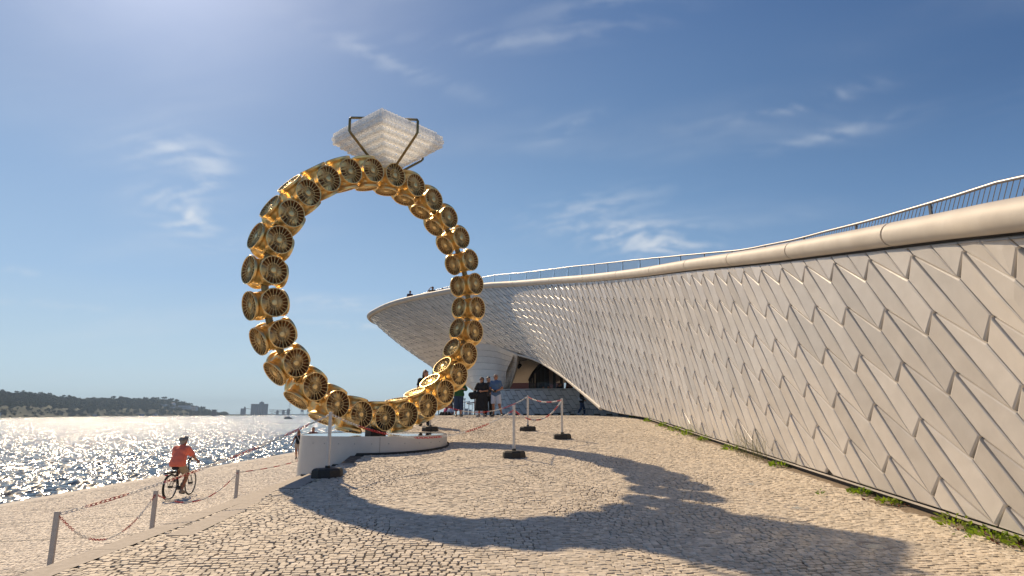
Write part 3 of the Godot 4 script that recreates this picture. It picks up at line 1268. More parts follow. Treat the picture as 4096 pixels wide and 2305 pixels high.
	core.box(Transform3D(Basis.IDENTITY, Vector3((ca.x + cb.x) / 2, 3.2, ca.z)), Vector3(cb.x - ca.x, 5.0, 1.0))
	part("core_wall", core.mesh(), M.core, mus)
	var cc := MB.new()
	cc.quad(unproj(1378, 905, 50), unproj(1378, 972, 56), unproj(1452, 938, 56), unproj(1452, 900, 48))
	part("reflection_panel", cc.mesh(), M.mirrored_tile, mus)
	# stage lamp under the vault
	var sp := thing("spotlight", "black stage spotlight hanging from the plaster vault above the café", "spotlight", unproj(1307, 921, 43))
	var can := MB.new()
	can.tube([Vector3(0.10, 0.10, 0), Vector3(-0.02, -0.02, 0.03), Vector3(-0.13, -0.10, 0.06)], [0.11, 0.13, 0.15], 10)
	part("housing", can.mesh(), M.black, sp)
	var yk := MB.new()
	yk.tube([Vector3(-0.05, 0.0, 0.17), Vector3(0, 0.24, 0.17), Vector3(0, 0.24, -0.17), Vector3(-0.05, 0.0, -0.17)], 0.018, 6)
	yk.tube([Vector3(0, 0.24, 0), Vector3(0.0, 0.34, 0), Vector3(0.5, 0.42, 0)], 0.022, 6)
	part("bracket", yk.mesh(), M.black, sp)
	# steel railing of the ramp
	var rl := thing("ramp_railing", "thin grey steel railing along the shaded ramp under the canopy", "railing")
	var hr := MB.new()
	var line := []
	for q in [[1430, 1036], [1450, 1032.5], [1475, 1030.5], [1510, 1031], [1528, 1032.5]]:
		line.append(unproj(q[0], q[1], 38.5))
	hr.tube(line, 0.025, 6)
	part("handrail", hr.mesh(), M.steel, rl)
	for q in [[1430, 1036], [1446, 1033], [1461, 1031.5], [1478, 1030.6], [1493, 1030.6], [1524, 1032]]:
		var t := unproj(q[0], q[1], 38.5)
		var pm := MB.new()
		pm.tube([t, Vector3(t.x, -0.12, t.z)], 0.02, 6)
		part("post", pm.mesh(), M.steel, rl)
	var rl2 := thing("low_railing", "dark sloping handrail rising in front of the tiled ramp wall", "railing")
	var h2 := MB.new()
	var pa := unproj(1290, 1051, 39.5)
	var pb := unproj(1437, 1038, 39.0)
	h2.tube([pa, pb], 0.03, 6)
	part("handrail", h2.mesh(), M.dark_steel, rl2)
	for f in [0.15, 0.42, 0.66, 0.97]:
		var t: Vector3 = pa.lerp(pb, f)
		var pm := MB.new()
		pm.tube([t, Vector3(t.x + 0.15, -0.2, t.z)], 0.025, 6)
		part("post", pm.mesh(), M.dark_steel, rl2)
	# red brick building beyond
	var br := thing("brick_building", "red brick power station building with white window sills behind the canopy", "building", P(-5.85, -3.0, 97))
	br.scale = Vector3(1.55, 0.92, 1.55)
	var bw := MB.new()
	bw.box(Transform3D(Basis.IDENTITY, Vector3(4.5, 4.4, -6)), Vector3(9.0, 8.8, 12.0))
	part("brick_wall", bw.mesh(), M.brick, br)
	for r in 3:
		for c in 5:
			var at := Vector3(0.75 + c * 1.55, 1.6 + r * 2.35, 0.0)
			var fm := MB.new()
			fm.box(Transform3D(Basis.IDENTITY, at), Vector3(0.98, 1.5, 0.1))
			var fr := part("window", fm.mesh(), M.white, br)
			for k in 2:
				for m in 2:
					var gm := MB.new()
					gm.box(Transform3D(Basis.IDENTITY, at + Vector3(-0.22 + 0.44 * k, -0.34 + 0.68 * m, 0.03)), Vector3(0.38, 0.60, 0.06))
					part("pane", gm.mesh(), M.window, fr)
			var sm := MB.new()
			sm.box(Transform3D(Basis.IDENTITY, at + Vector3(0, -0.85, 0.08)), Vector3(1.2, 0.14, 0.24))
			part("sill", sm.mesh(), M.white, br)


# ---------------------------------------------------------------- ring
const KS := 1.21
const RC := Vector3(-2.4006, 2.378, -12.0)
const RR := 2.4587
const YAW := 0.8505

func build_ring() -> void:
	var e1 := Vector3(cos(YAW), 0, -sin(YAW))
	var nn := Vector3(sin(YAW), 0, cos(YAW))
	var face := 0.31
	var c := RC - nn * face
	var ring := thing("ring_sculpture", "giant gold finger ring of paired round drums crowned by a clear stepped gem", "sculpture", c * KS)
	ring.scale = Vector3.ONE * KS
	# the hoop
	var hoop := []
	for i in 112:
		var a := TAU * i / 112
		hoop.append((e1 * sin(a) + Vector3.UP * cos(a)) * RR)
	var hb := MB.new()
	hb.tube(hoop, 0.062, 12, true)
	part("hoop", hb.mesh(), M.bronze, ring)
	# drum: open barrel with a rolled lip
	var db := MB.new()
	db.lathe(Transform3D.IDENTITY, [Vector2(0.10, 0.045), Vector2(0.222, 0.055), Vector2(0.238, 0.068), Vector2(0.238, 0.088), Vector2(0.224, 0.10), Vector2(0.214, 0.115), Vector2(0.214, 0.215), Vector2(0.222, 0.235), Vector2(0.238, 0.25), Vector2(0.249, 0.27), Vector2(0.250, 0.304), Vector2(0.246, 0.311), Vector2(0.236, 0.311), Vector2(0.231, 0.303)], 32)
	var drum := db.mesh()
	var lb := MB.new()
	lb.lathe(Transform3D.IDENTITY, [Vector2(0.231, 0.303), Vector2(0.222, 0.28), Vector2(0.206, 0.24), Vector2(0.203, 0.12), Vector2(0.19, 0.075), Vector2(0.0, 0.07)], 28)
	var shaded_inside := lb.mesh()  # inner face of the barrel, coloured dark to stand in for recess shade
	# plain radial ribs and a boss across the open end
	var rb := MB.new()
	for i in 20:
		var a := TAU * i / 20
		var u := Vector3(cos(a), 0, sin(a))
		rb.tube([u * 0.04 + Vector3(0, 0.278, 0), u * 0.233 + Vector3(0, 0.298, 0)], 0.0056, 5, false, false)
	var mid := []
	for i in 24:
		var a := TAU * i / 24
		mid.append(Vector3(cos(a) * 0.12, 0.286, sin(a) * 0.12))
	rb.tube(mid, 0.005, 5, true)
	rb.lathe(Transform3D.IDENTITY, [Vector2(0.042, 0.255), Vector2(0.05, 0.285), Vector2(0.04, 0.293), Vector2(0.0, 0.295)], 12)
	var ribs := rb.mesh()
	for k in 28:
		var a := -0.2227 + k * TAU / 28
		var rad := (e1 * sin(a) + Vector3.UP * cos(a))
		var tan := (e1 * cos(a) - Vector3.UP * sin(a))
		for q in 4:
			var y: Vector3 = [nn, -nn, rad, -rad][q]
			if q == 2 and (k == 15 or k == 1):
				continue
			var sc := 0.93 if q == 3 else 1.0
			var bs := Basis(tan, y, tan.cross(y).normalized())
			var t := Transform3D(bs * Basis.from_scale(Vector3(sc, 1, sc)), rad * RR)
			var o := part("drum", drum, M.gold, ring, t)
			part("shaded_inside", shaded_inside, M.gold_shaded, o)
			part("ribs", ribs, M.gold, o)
	# foot
	var fb := MB.new()
	fb.box(Transform3D(Basis(e1, Vector3.UP, nn), Vector3(0, -RR - 0.20, 0)), Vector3(0.36, 0.26, 0.2), 0.01)
	part("foot", fb.mesh(), M.black, ring)
	# gem: stepped tiers of clear blocks
	var gem := Node3D.new()
	gem.name = "gem"
	ring.add_child(gem)
	var y0 := RR + 0.15
	var gb := Basis(e1, Vector3.UP, nn)
	var halves := [0.16, 0.27, 0.38, 0.50, 0.61, 0.72, 0.83, 0.85, 0.83, 0.74]
	for t in halves.size():
		var half: float = halves[t]
		var n := int(round(2 * half / 0.088))
		var s: float = 2 * half / n
		var b := MB.new()
		var y := y0 + t * 0.093
		for i in n:
			for j in n:
				var rim := mini(mini(i, j), mini(n - 1 - i, n - 1 - j))
				if rim > 1 or (rim == 1 and t > 6):
					continue
				var p := Vector3(-half + s * (i + 0.5), y + 0.046, -half + s * (j + 0.5))
				b.box(Transform3D(gb, gb * p), Vector3(s * 0.84, 0.085, s * 0.84), 0.014)
		part("glass_tier", b.mesh(), M.gem, gem)
	# prongs
	for q in 4:
		var u: Vector3 = [nn, -e1, e1, -nn][q]
		var pts := [u * 0.10 + Vector3(0, RR + 0.05, 0), u * 0.91 + Vector3(0, RR + 0.68, 0), u * 0.96 + Vector3(0, RR + 0.73, 0), u * 0.96 + Vector3(0, RR + 0.98, 0), u * 0.93 + Vector3(0, RR + 1.02, 0), u * 0.58 + Vector3(0, RR + 1.15, 0), u * 0.53 + Vector3(0, RR + 1.12, 0)]
		var b := MB.new()
		b.tube(pts, 0.027, 10)
		part("prong", b.mesh(), M.bronze, ring)
	# plinth
	var pl := thing("plinth", "white curved round plinth with mirrored top under the gold ring", "plinth", P(c.x * KS, 0, -c.z * KS))
	var top := -0.385 * KS
	var w := MB.new()
	var seg := 64
	for i in seg:
		var a0 := TAU * i / seg
		var a1 := TAU * (i + 1) / seg
		var r0 := 1.66
		var r1 := 1.73
		var c0 := Vector3(cos(a0), 0, sin(a0))
		var c1 := Vector3(cos(a1), 0, sin(a1))
		w.quad_n(c1 * r1 + Vector3(0, -2.3, 0), c0 * r1 + Vector3(0, -2.3, 0), c0 * r0 + Vector3(0, top, 0), c1 * r0 + Vector3(0, top, 0), c1, c0, c0, c1)
		w.quad(c0 * r0 + Vector3(0, top, 0), c0 * (r0 - 0.02) + Vector3(0, top, 0), c1 * (r0 - 0.02) + Vector3(0, top, 0), c1 * r0 + Vector3(0, top, 0))
	part("side_wall", w.mesh(), M.plinth, pl)
	for k in 1:
		var a := 1.30
		var u := Vector3(cos(a), 0, sin(a))
		var sm := MB.new()
		sm.tube([u * 1.6635 + Vector3(0, top - 0.01, 0), u * 1.7305 + Vector3(0, -2.2, 0)], 0.003, 4, false, false)
		part("panel_seam", sm.mesh(), M.joint, pl)
		for q in 10:
			var a2 := a - 0.95 + q * 0.21
			var u2 := Vector3(cos(a2), 0, sin(a2))
			var sc := MB.new()
			sc.ball(u2 * 1.668 + Vector3(0, top - 0.15, 0), Vector3.ONE * 0.011, 6)
			part("screw", sc.mesh(), M.steel, pl)
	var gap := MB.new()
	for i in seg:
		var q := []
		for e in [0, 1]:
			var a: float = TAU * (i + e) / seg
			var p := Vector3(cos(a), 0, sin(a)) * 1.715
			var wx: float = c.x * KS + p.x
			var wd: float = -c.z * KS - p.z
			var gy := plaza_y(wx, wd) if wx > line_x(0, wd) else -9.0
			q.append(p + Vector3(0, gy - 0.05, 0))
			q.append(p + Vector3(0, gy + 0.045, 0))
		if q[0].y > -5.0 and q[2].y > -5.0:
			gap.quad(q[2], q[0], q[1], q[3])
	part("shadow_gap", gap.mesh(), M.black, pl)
	var mt := MB.new()
	for i in seg:
		var a0 := TAU * i / seg
		var a1 := TAU * (i + 1) / seg
		mt.tri(Vector3(0, top - 0.006, 0), Vector3(cos(a1), 0, sin(a1)) * 1.64 + Vector3(0, top - 0.006, 0), Vector3(cos(a0), 0, sin(a0)) * 1.64 + Vector3(0, top - 0.006, 0))
	part("mirror_top", mt.mesh(), M.mirror, pl)

# ---------------------------------------------------------------- barriers
func pole(at: Vector3, label: String, turn: float) -> Node3D:
	var o := thing("barrier_pole", label, "barrier pole", at, turn, "white poles of the chain barrier")
	var b := MB.new()
	b.lathe(Transform3D(Basis(Vector3.UP, PI / 8) * Basis.from_scale(Vector3(1.12, 1, 0.9)), Vector3.ZERO), [Vector2(0.0, -0.02), Vector2(0.222, -0.02), Vector2(0.228, 0.0), Vector2(0.222, 0.10), Vector2(0.196, 0.128), Vector2(0.0, 0.132)], 8, true)
	part("base", b.mesh(), M.rubber, o)
	var c := MB.new()
	c.lathe(Transform3D.IDENTITY, [Vector2(0.042, 0.12), Vector2(0.042, 0.165), Vector2(0.036, 0.17), Vector2(0.0, 0.17)], 14)
	part("collar", c.mesh(), M.black, o)
	var p := MB.new()
	p.lathe(Transform3D.IDENTITY, [Vector2(0.0285, 0.165), Vector2(0.0285, 1.015), Vector2(0.024, 1.026), Vector2(0.0, 1.03)], 16)
	part("pole", p.mesh(), M.pole, o)
	return o

var link_mesh: ArrayMesh

func chain(called: String, label: String, a: Vector3, b: Vector3, sag: float, pitch: float, first_red: bool, run := 10) -> void:
	var o := thing(called, label, "chain", Vector3.ZERO, 0.0, "red and white plastic chains")
	var n := 60
	var pts := []
	for i in n + 1:
		var t := float(i) / n
		pts.append(a.lerp(b, t) - Vector3(0, sag * 4.0 * t * (1.0 - t), 0))
	var acc := 0.0
	var want := pitch * 0.5
	var k := 0
	for i in n:
		var d: float = pts[i].distance_to(pts[i + 1])
		while want <= acc + d and k < 300:
			var p: Vector3 = pts[i].lerp(pts[i + 1], (want - acc) / d)
			var dirv: Vector3 = (pts[i + 1] - pts[i]).normalized()
			var f := axis_frame(p, dirv)
			f.basis = f.basis * Basis(Vector3.UP, PI / 2 * (k & 1) + 0.5 + rng.randf_range(-0.2, 0.2))
			f.basis = f.basis.scaled_local(Vector3.ONE * pitch / 0.046)
			var red := (int(k / run) & 1) == (0 if first_red else 1)
			part("link", link_mesh, M.red if red else M.white, o, f)
			want += pitch
			k += 1
		acc += d

func build_barriers() -> void:
	var lm := MB.new()
	var ring := []
	for i in 14:
		var a := TAU * i / 14
		ring.append(Vector3(cos(a) * 0.0155, sin(a) * 0.013 + (0.0165 if sin(a) > 0 else -0.0165), 0))
	lm.tube(ring, 0.0044, 6, true)
	link_mesh = lm.mesh()
	var g := func(x: float, d: float) -> Vector3: return P(x, plaza_y(x, d), d)
	var A: Vector3 = g.call(-3.0, 10.4)
	var B: Vector3 = g.call(0.04, 12.74)
	var C: Vector3 = g.call(0.47, 18.69)
	var D: Vector3 = g.call(1.30, 16.34)
	var E: Vector3 = on_plaza(1082, 1085)
	pole(A, "white barrier pole standing in front of the plinth, nearest to the river steps", 0.1)
	pole(B, "white barrier pole alone on the sunny paving, in front of the other two right ones", 0.3)
	pole(C, "white barrier pole in front of the shaded ramp wall, farthest right one from the camera", -0.1)
	pole(D, "white barrier pole nearest to the tiled museum wall", 0.2)
	pole(E, "white barrier pole standing behind the gold ring and plinth", 0.0)
	var up := Vector3(0, 1.0, 0)
	# beige posts at the foot of the steps
	var posts := []
	for i in 4:
		var d: float = [7.4, 9.35, 12.75, 16.8][i]
		var at := P([-5.19, -5.17, -5.46][i] if i < 3 else -5.3, prom_y(-5.3), d)
		posts.append(at + Vector3(0, 0.93, 0))
		if i == 3:
			posts[3] = P(-5.3, -1.12, 16.6)
			continue
		var o := thing("barrier_post", ["square beige post nearest to the camera beside the steps", "square beige post in front of the cyclist, second along the steps", "square beige post farthest along the steps, between cyclist and plinth"][i], "post", at, 0.0, "beige posts along the foot of the steps")
		var b := MB.new()
		b.box(Transform3D(Basis.IDENTITY, Vector3(0, 0.45, 0)), Vector3(0.062, 1.06, 0.03), 0.004)
		part("shaft", b.mesh(), M.post, o)
	chain("chain", "red and white chain sloping from the plinth pole to the nearest beige post", A + up * 0.99, posts[0] + Vector3(0.03, 0.02, 0), 0.10, 0.05, false, 9)
	chain("chain", "thin red and white chain sagging between the two nearest beige posts", posts[0] + Vector3(0.03, 0, 0), posts[1], 0.42, 0.034, true)
	chain("chain", "thin red and white chain hanging between the middle and far beige posts", posts[1], posts[2], 0.30, 0.034, true)
	chain("chain", "thin red and white chain running from the far beige post behind the white plinth", posts[2], posts[3], 0.05, 0.034, false)
	chain("chain", "red and white chain hanging across the front of the white plinth", A + up * 0.99, B + up * 0.93, 0.46, 0.05, false, 11)
	chain("chain", "red and white chain sagging low between the two right poles nearest the camera", B + up * 0.93, D + up * 0.99, 0.34, 0.048, true, 8)
	chain("chain", "short red and white chain hung almost level between the two poles by the ramp wall", C + up * 0.99, D + up * 0.99, 0.10, 0.046, true, 8)
	chain("chain", "red and white chain passing in front of the standing couple's legs", C + up * 0.99, E + up * 0.93, 0.42, 0.046, false, 9)

# ---------------------------------------------------------------- figures
# tapered capsules joined with a smooth minimum and meshed with surface nets
# a capsule: [a, b, ra, rb, cut at b, cut at a]
func sdf(mb: MB, caps: Array, cell: float, k: float, floor_y := -1e9, top_y := 1e9) -> void:
	var lo := Vector3.ONE * 1e9
	var hi := -lo
	for c in caps:
		var m: float = maxf(c[2], c[3]) + k * 0.5 + cell * 2.0
		lo = lo.min(c[0] - Vector3.ONE * m).min(c[1] - Vector3.ONE * m)
		hi = hi.max(c[0] + Vector3.ONE * m).max(c[1] + Vector3.ONE * m)
	var nx := int((hi.x - lo.x) / cell) + 2
	var ny := int((hi.y - lo.y) / cell) + 2
	var nz := int((hi.z - lo.z) / cell) + 2
	var f := PackedFloat32Array()
	f.resize(nx * ny * nz)
	f.fill(1.0)
	for c in caps:
		var a: Vector3 = c[0]
		var b: Vector3 = c[1]
		var ra: float = c[2]
		var rb: float = c[3]
		var ba := b - a
		var l2 := maxf(ba.length_squared(), 1e-9)
		var dirv := ba / sqrt(l2)
		var cutb: bool = c.size() > 4 and c[4]
		var cuta: bool = c.size() > 5 and c[5]
		var m := maxf(ra, rb) + k + cell * 1.5
		var q0 := ((a.min(b) - Vector3.ONE * m - lo) / cell).floor().max(Vector3.ZERO)
		var q1 := ((a.max(b) + Vector3.ONE * m - lo) / cell).ceil().min(Vector3(nx - 1, ny - 1, nz - 1))
		for z in range(int(q0.z), int(q1.z) + 1):
			for y in range(int(q0.y), int(q1.y) + 1):
				var row := (z * ny + y) * nx
				for x in range(int(q0.x), int(q1.x) + 1):
					var p := lo + Vector3(x, y, z) * cell
					var pa := p - a
					var h := clampf(pa.dot(ba) / l2, 0.0, 1.0)
					var d := (pa - ba * h).length() - ra - (rb - ra) * h
					if cutb:
						d = maxf(d, (p - b).dot(dirv))
					if cuta:
						d = maxf(d, -pa.dot(dirv))
					var o := f[row + x]
					var e := k - absf(o - d)
					var r := minf(o, d)
					if e > 0.0:
						r -= e * e / (4.0 * k)
					f[row + x] = r
	for z in nz:
		for y in ny:
			var py := lo.y + y * cell
			if py < floor_y + cell * 2 or py > top_y - cell * 2:
				var row := (z * ny + y) * nx
				for x in nx:
					f[row + x] = maxf(f[row + x], maxf(floor_y - py, py - top_y))
	var at := PackedInt32Array()
	at.resize(nx * ny * nz)
	at.fill(-1)
	var vs := PackedVector3Array()
	var ns := PackedVector3Array()
	var sx := 1
	var sy := nx
	var sz := nx * ny
	for z in nz - 1:
		for y in ny - 1:
			for x in nx - 1:
				var i := z * sz + y * sy + x
				var f0 := f[i]
				if absf(f0) > cell * 2.5:
					continue
				var f1 := f[i + 1]
				var f2 := f[i + sy]
				var f3 := f[i + sy + 1]
				var f4 := f[i + sz]
				var f5 := f[i + sz + 1]
				var f6 := f[i + sz + sy]
				var f7 := f[i + sz + sy + 1]
				var neg := int(f0 < 0) + int(f1 < 0) + int(f2 < 0) + int(f3 < 0) + int(f4 < 0) + int(f5 < 0) + int(f6 < 0) + int(f7 < 0)
				if neg == 0 or neg == 8:
					continue
				var g := Vector3(f1 + f3 + f5 + f7 - f0 - f2 - f4 - f6, f2 + f3 + f6 + f7 - f0 - f1 - f4 - f5, f4 + f5 + f6 + f7 - f0 - f1 - f2 - f3) / (4.0 * cell)
				var av := (f0 + f1 + f2 + f3 + f4 + f5 + f6 + f7) / 8.0
				var off := -g * av / maxf(g.length_squared(), 0.2)
				var lim := cell * 0.6
				off = off.clamp(-Vector3.ONE * lim, Vector3.ONE * lim)
				at[i] = vs.size()
				vs.append(lo + Vector3(x + 0.5, y + 0.5, z + 0.5) * cell + off)
				ns.append(g.normalized())
	for z in range(1, nz - 1):
		for y in range(1, ny - 1):
			for x in range(1, nx - 1):
				var i := z * sz + y * sy + x
				if at[i] < 0:
					continue
				for ax in 3:
					var st: int = [sx, sy, sz][ax]
					var s1: int = [sy, sz, sx][ax]
					var s2: int = [sz, sx, sy][ax]
					var f0 := f[i]
					var f1 := f[i + st]
					if (f0 < 0) == (f1 < 0):
						continue
					var a := at[i]
					var b := at[i - s1]
					var c := at[i - s1 - s2]
					var d := at[i - s2]
					if a < 0 or b < 0 or c < 0 or d < 0:
						continue
					if (f0 < 0):
						mb.quad_n(vs[a], vs[b], vs[c], vs[d], ns[a], ns[b], ns[c], ns[d])
					else:
						mb.quad_n(vs[a], vs[d], vs[c], vs[b], ns[a], ns[d], ns[c], ns[b])

func skeleton(h: float, over: Dictionary) -> Dictionary:
	# facing +z, left side towards +x, for a height of 1.75
	var j := {
		"pelvis": Vector3(0, 0.95, 0), "waist": Vector3(0, 1.12, 0.005), "chest": Vector3(0, 1.33, 0), "neck": Vector3(0, 1.48, -0.015), "head": Vector3(0, 1.63, 0.01),
		"shL": Vector3(0.175, 1.42, -0.01), "elL": Vector3(0.235, 1.14, -0.03), "wrL": Vector3(0.245, 0.90, 0.04),
		"shR": Vector3(-0.175, 1.42, -0.01), "elR": Vector3(-0.235, 1.14, -0.03), "wrR": Vector3(-0.245, 0.90, 0.04),
		"hipL": Vector3(0.09, 0.92, 0), "knL": Vector3(0.105, 0.50, 0.02), "anL": Vector3(0.11, 0.085, -0.02), "toL": Vector3(0.135, 0.03, 0.14),
		"hipR": Vector3(-0.09, 0.92, 0), "knR": Vector3(-0.105, 0.50, 0.02), "anR": Vector3(-0.11, 0.085, -0.02), "toR": Vector3(-0.135, 0.03, 0.14)}
	for key in over:
		j[key] = over[key]
	for key in j:
		j[key] = j[key] * (h / 1.75)
	return j

func trunk(j: Dictionary, add: float, wide := 1.0) -> Array:
	var x: Vector3 = (j.shL - j.shR).normalized()
	var s: float = j.scale
	return [
		[j.pelvis - x * 0.065 * s, j.pelvis + x * 0.065 * s, 0.112 * s * wide + add, 0.112 * s * wide + add],
		[j.waist - x * 0.055 * s, j.waist + x * 0.055 * s, 0.103 * s * wide + add, 0.103 * s * wide + add],
		[j.chest - x * 0.085 * s, j.chest + x * 0.085 * s, 0.108 * s + add, 0.108 * s + add],
		[j.pelvis, j.waist, 0.115 * s * wide + add, 0.108 * s * wide + add],
		[j.waist, j.chest, 0.108 * s * wide + add, 0.112 * s + add],
		[j.shR + x * 0.02, j.shL - x * 0.02, 0.058 * s + add, 0.058 * s + add],
		[j.chest, j.neck, 0.09 * s + add, 0.055 * s + add]]

func arm(j: Dictionary, side: String, add: float, until: float) -> Array:
	# until counts 1 for the elbow and 2 for the wrist
	var s: float = j.scale
	var a: Vector3 = j["sh" + side]
	var b: Vector3 = j["el" + side]
	var c: Vector3 = j["wr" + side]
	if until <= 1.0:
		return [[a, a.lerp(b, until), 0.054 * s + add, 0.046 * s + add * 1.3, add > 0.0]]
	return [[a, b, 0.054 * s + add, 0.042 * s + add], [b, b.lerp(c, until - 1.0), 0.041 * s + add, 0.029 * s + add, add > 0.0]]

func leg(j: Dictionary, side: String, add: float, until: float) -> Array:
	var s: float = j.scale
	var a: Vector3 = j["hip" + side]
	var b: Vector3 = j["kn" + side]
	var c: Vector3 = j["an" + side]
	if until <= 1.0:
		return [[a, a.lerp(b, until), 0.088 * s + add, lerpf(0.088, 0.058, until) * s + add * 1.4, add > 0.0]]
	return [[a, b, 0.088 * s + add, 0.056 * s + add], [b, b.lerp(c, (until - 1.0) * 0.4), 0.055 * s + add, 0.054 * s + add], [b.lerp(c, (until - 1.0) * 0.35), b.lerp(c, until - 1.0), 0.053 * s + add, 0.036 * s + add * 1.2, add > 0.0]]

func foot(j: Dictionary, side: String, add: float) -> Array:
	var s: float = j.scale
	var a: Vector3 = j["an" + side]
	var t: Vector3 = j["to" + side]
	var d := (t - a)
	var heel := a + Vector3(0, -0.035, 0) * s - Vector3(d.x, 0, d.z).normalized() * 0.03 * s
	return [[a, heel, 0.036 * s + add, 0.034 * s + add], [heel, t, 0.034 * s + add, 0.028 * s + add], [a, t.lerp(heel, 0.35), 0.034 * s + add, 0.034 * s + add]]

func head_caps(j: Dictionary, look: Basis) -> Array:
	var c: Vector3 = j.head
	var s: float = j.scale
	var q := func(x: float, y: float, z: float) -> Vector3: return c + look * Vector3(x, y, z) * s
	return [
		[q.call(0, 0.035, -0.03), q.call(0, 0.04, 0.018), 0.079 * s, 0.076 * s], [q.call(0, -0.01, 0.03), q.call(0, -0.075, 0.042), 0.062 * s, 0.042 * s],
		[q.call(-0.028, -0.065, 0.022), q.call(0.028, -0.065, 0.022), 0.042 * s, 0.042 * s], [q.call(0, -0.095, 0.062), q.call(0, -0.09, 0.05), 0.02 * s, 0.024 * s],
		[q.call(0, 0.012, 0.094), q.call(0, -0.03, 0.112), 0.009 * s, 0.014 * s], [q.call(-0.03, 0.024, 0.082), q.call(0.03, 0.024, 0.082), 0.013 * s, 0.013 * s],
		[q.call(-0.019, -0.06, 0.084), q.call(0.019, -0.06, 0.084), 0.010 * s, 0.010 * s],
		[q.call(-0.08, 0.012, -0.012), q.call(-0.084, -0.018, -0.008), 0.015 * s, 0.010 * s], [q.call(0.08, 0.012, -0.012), q.call(0.084, -0.018, -0.008), 0.015 * s, 0.010 * s],
		[q.call(0, -0.05, -0.02), j.neck, 0.052 * s, 0.056 * s]]

func hand_caps(j: Dictionary, side: String, dirv: Vector3, palm: Vector3, curl: float) -> Array:
	# dirv: where the fingers point, palm: where the palm faces
	var s: float = j.scale
	var w: Vector3 = j["wr" + side]
	var d := dirv.normalized()
	var n := (palm - d * palm.dot(d)).normalized()
	var x := d.cross(n) * (1.0 if side == "L" else -1.0)
	var out := [[w, w + d * 0.03 * s, 0.027 * s, 0.024 * s], [w + (d * 0.03 + x * 0.018) * s, w + (d * 0.082 + x * 0.027) * s, 0.018 * s, 0.013 * s], [w + (d * 0.03 - x * 0.016) * s, w + (d * 0.08 - x * 0.027) * s, 0.018 * s, 0.012 * s], [w + d * 0.04 * s, w + d * 0.08 * s, 0.018 * s, 0.014 * s]]
	for i in 4:
		var b: Vector3 = w + (d * [0.085, 0.089, 0.086, 0.08][i] + x * [0.031, 0.0105, -0.0105, -0.031][i]) * s
		var l: float = [0.040, 0.045, 0.042, 0.033][i] * s
		var d1 := (d * cos(curl) + n * sin(curl))
		var d2 := (d * cos(curl * 2.1) + n * sin(curl * 2.1))
		var m := b + d1 * l
		out.append([b, m, 0.0098 * s, 0.0088 * s])
		out.append([m, m + d2 * l * 0.95, 0.0088 * s, 0.0072 * s])
	var tb := w + (d * 0.028 + x * 0.024) * s
	var t1 := (d * 0.65 + x * 0.6 + n * 0.45).normalized()
	var t2 := (d * 0.8 + x * 0.1 + n * 0.6).normalized()
	out.append([tb, tb + t1 * 0.042 * s, 0.014 * s, 0.0115 * s])
	out.append([tb + t1 * 0.042 * s, tb + t1 * 0.042 * s + t2 * 0.034 * s, 0.011 * s, 0.0085 * s])
	return out

func person(label: String, at: Vector3, yaw: float, h: float, over: Dictionary, look: Vector3, skin: Material, fine := true, hands := {}) -> Array:
	# returns [node, joints, look basis]; look = (pitch up, yaw, tilt)
	var o := thing("person", label, "person", at, yaw)
	var j := skeleton(h, over)
	j.scale = h / 1.75
	var lb := Basis(Vector3.UP, look.y) * Basis(Vector3.RIGHT, -look.x) * Basis(Vector3.BACK, look.z)
	var mb := MB.new()
	var caps := trunk(j, -0.012)
	for s in ["L", "R"]:
		caps.append_array(arm(j, s, 0.0, 2.0))
		caps.append_array(leg(j, s, 0.0, 2.0))
		caps.append_array(foot(j, s, -0.004))
	caps.append([j.head + Vector3(0, -0.05, -0.02) * j.scale, j.neck, 0.05 * j.scale, 0.055 * j.scale])
	sdf(mb, caps, 0.017 if fine else 0.026, 0.03)
	sdf(mb, head_caps(j, lb), 0.0065 if fine else 0.012, 0.014)
	for s in ["L", "R"]:
		var d: Vector3 = (j["wr" + s] - j["el" + s]).normalized()
		var hd: Array = hands.get(s, [d, Vector3(-1 if s == "L" else 1, 0, 0.3), 0.45])
		sdf(mb, hand_caps(j, s, hd[0], hd[1], hd[2]), 0.0048 if fine else 0.008, 0.006)
	part("body", mb.mesh(), skin, o)
	return [o, j, lb]

func wear(p: Array, called: String, caps: Array, m: Material, cell := 0.016, k := 0.03, floor_y := -1e9, top_y := 1e9) -> Node:
	var mb := MB.new()
	sdf(mb, caps, cell, k, floor_y, top_y)
	return part(called, mb.mesh(), m, p[0])

func hair(p: Array, m: Material, long := 0.0) -> void:
	var j: Dictionary = p[1]
	var lb: Basis = p[2]
	var c: Vector3 = j.head
	var q := func(x: float, y: float, z: float) -> Vector3: return c + lb * Vector3(x, y, z) * j.scale
	var caps := [[q.call(0, 0.055, -0.035), q.call(0, 0.07, 0.018), 0.080, 0.068], [q.call(0, 0.02, -0.05), q.call(0, -0.03, -0.055), 0.072, 0.058], [q.call(-0.06, 0.04, -0.02), q.call(-0.062, 0.0, -0.03), 0.032, 0.026], [q.call(0.06, 0.04, -0.02), q.call(0.062, 0.0, -0.03), 0.032, 0.026]]
	if long > 0.0:
		for x in [-0.055, 0.0, 0.055]:
			caps.append([q.call(x, -0.02, -0.055), c + Vector3(x * 1.3, -0.08 - long, -0.10) * j.scale, 0.05, 0.032])
	wear(p, "hair", caps, m, 0.009, 0.015)

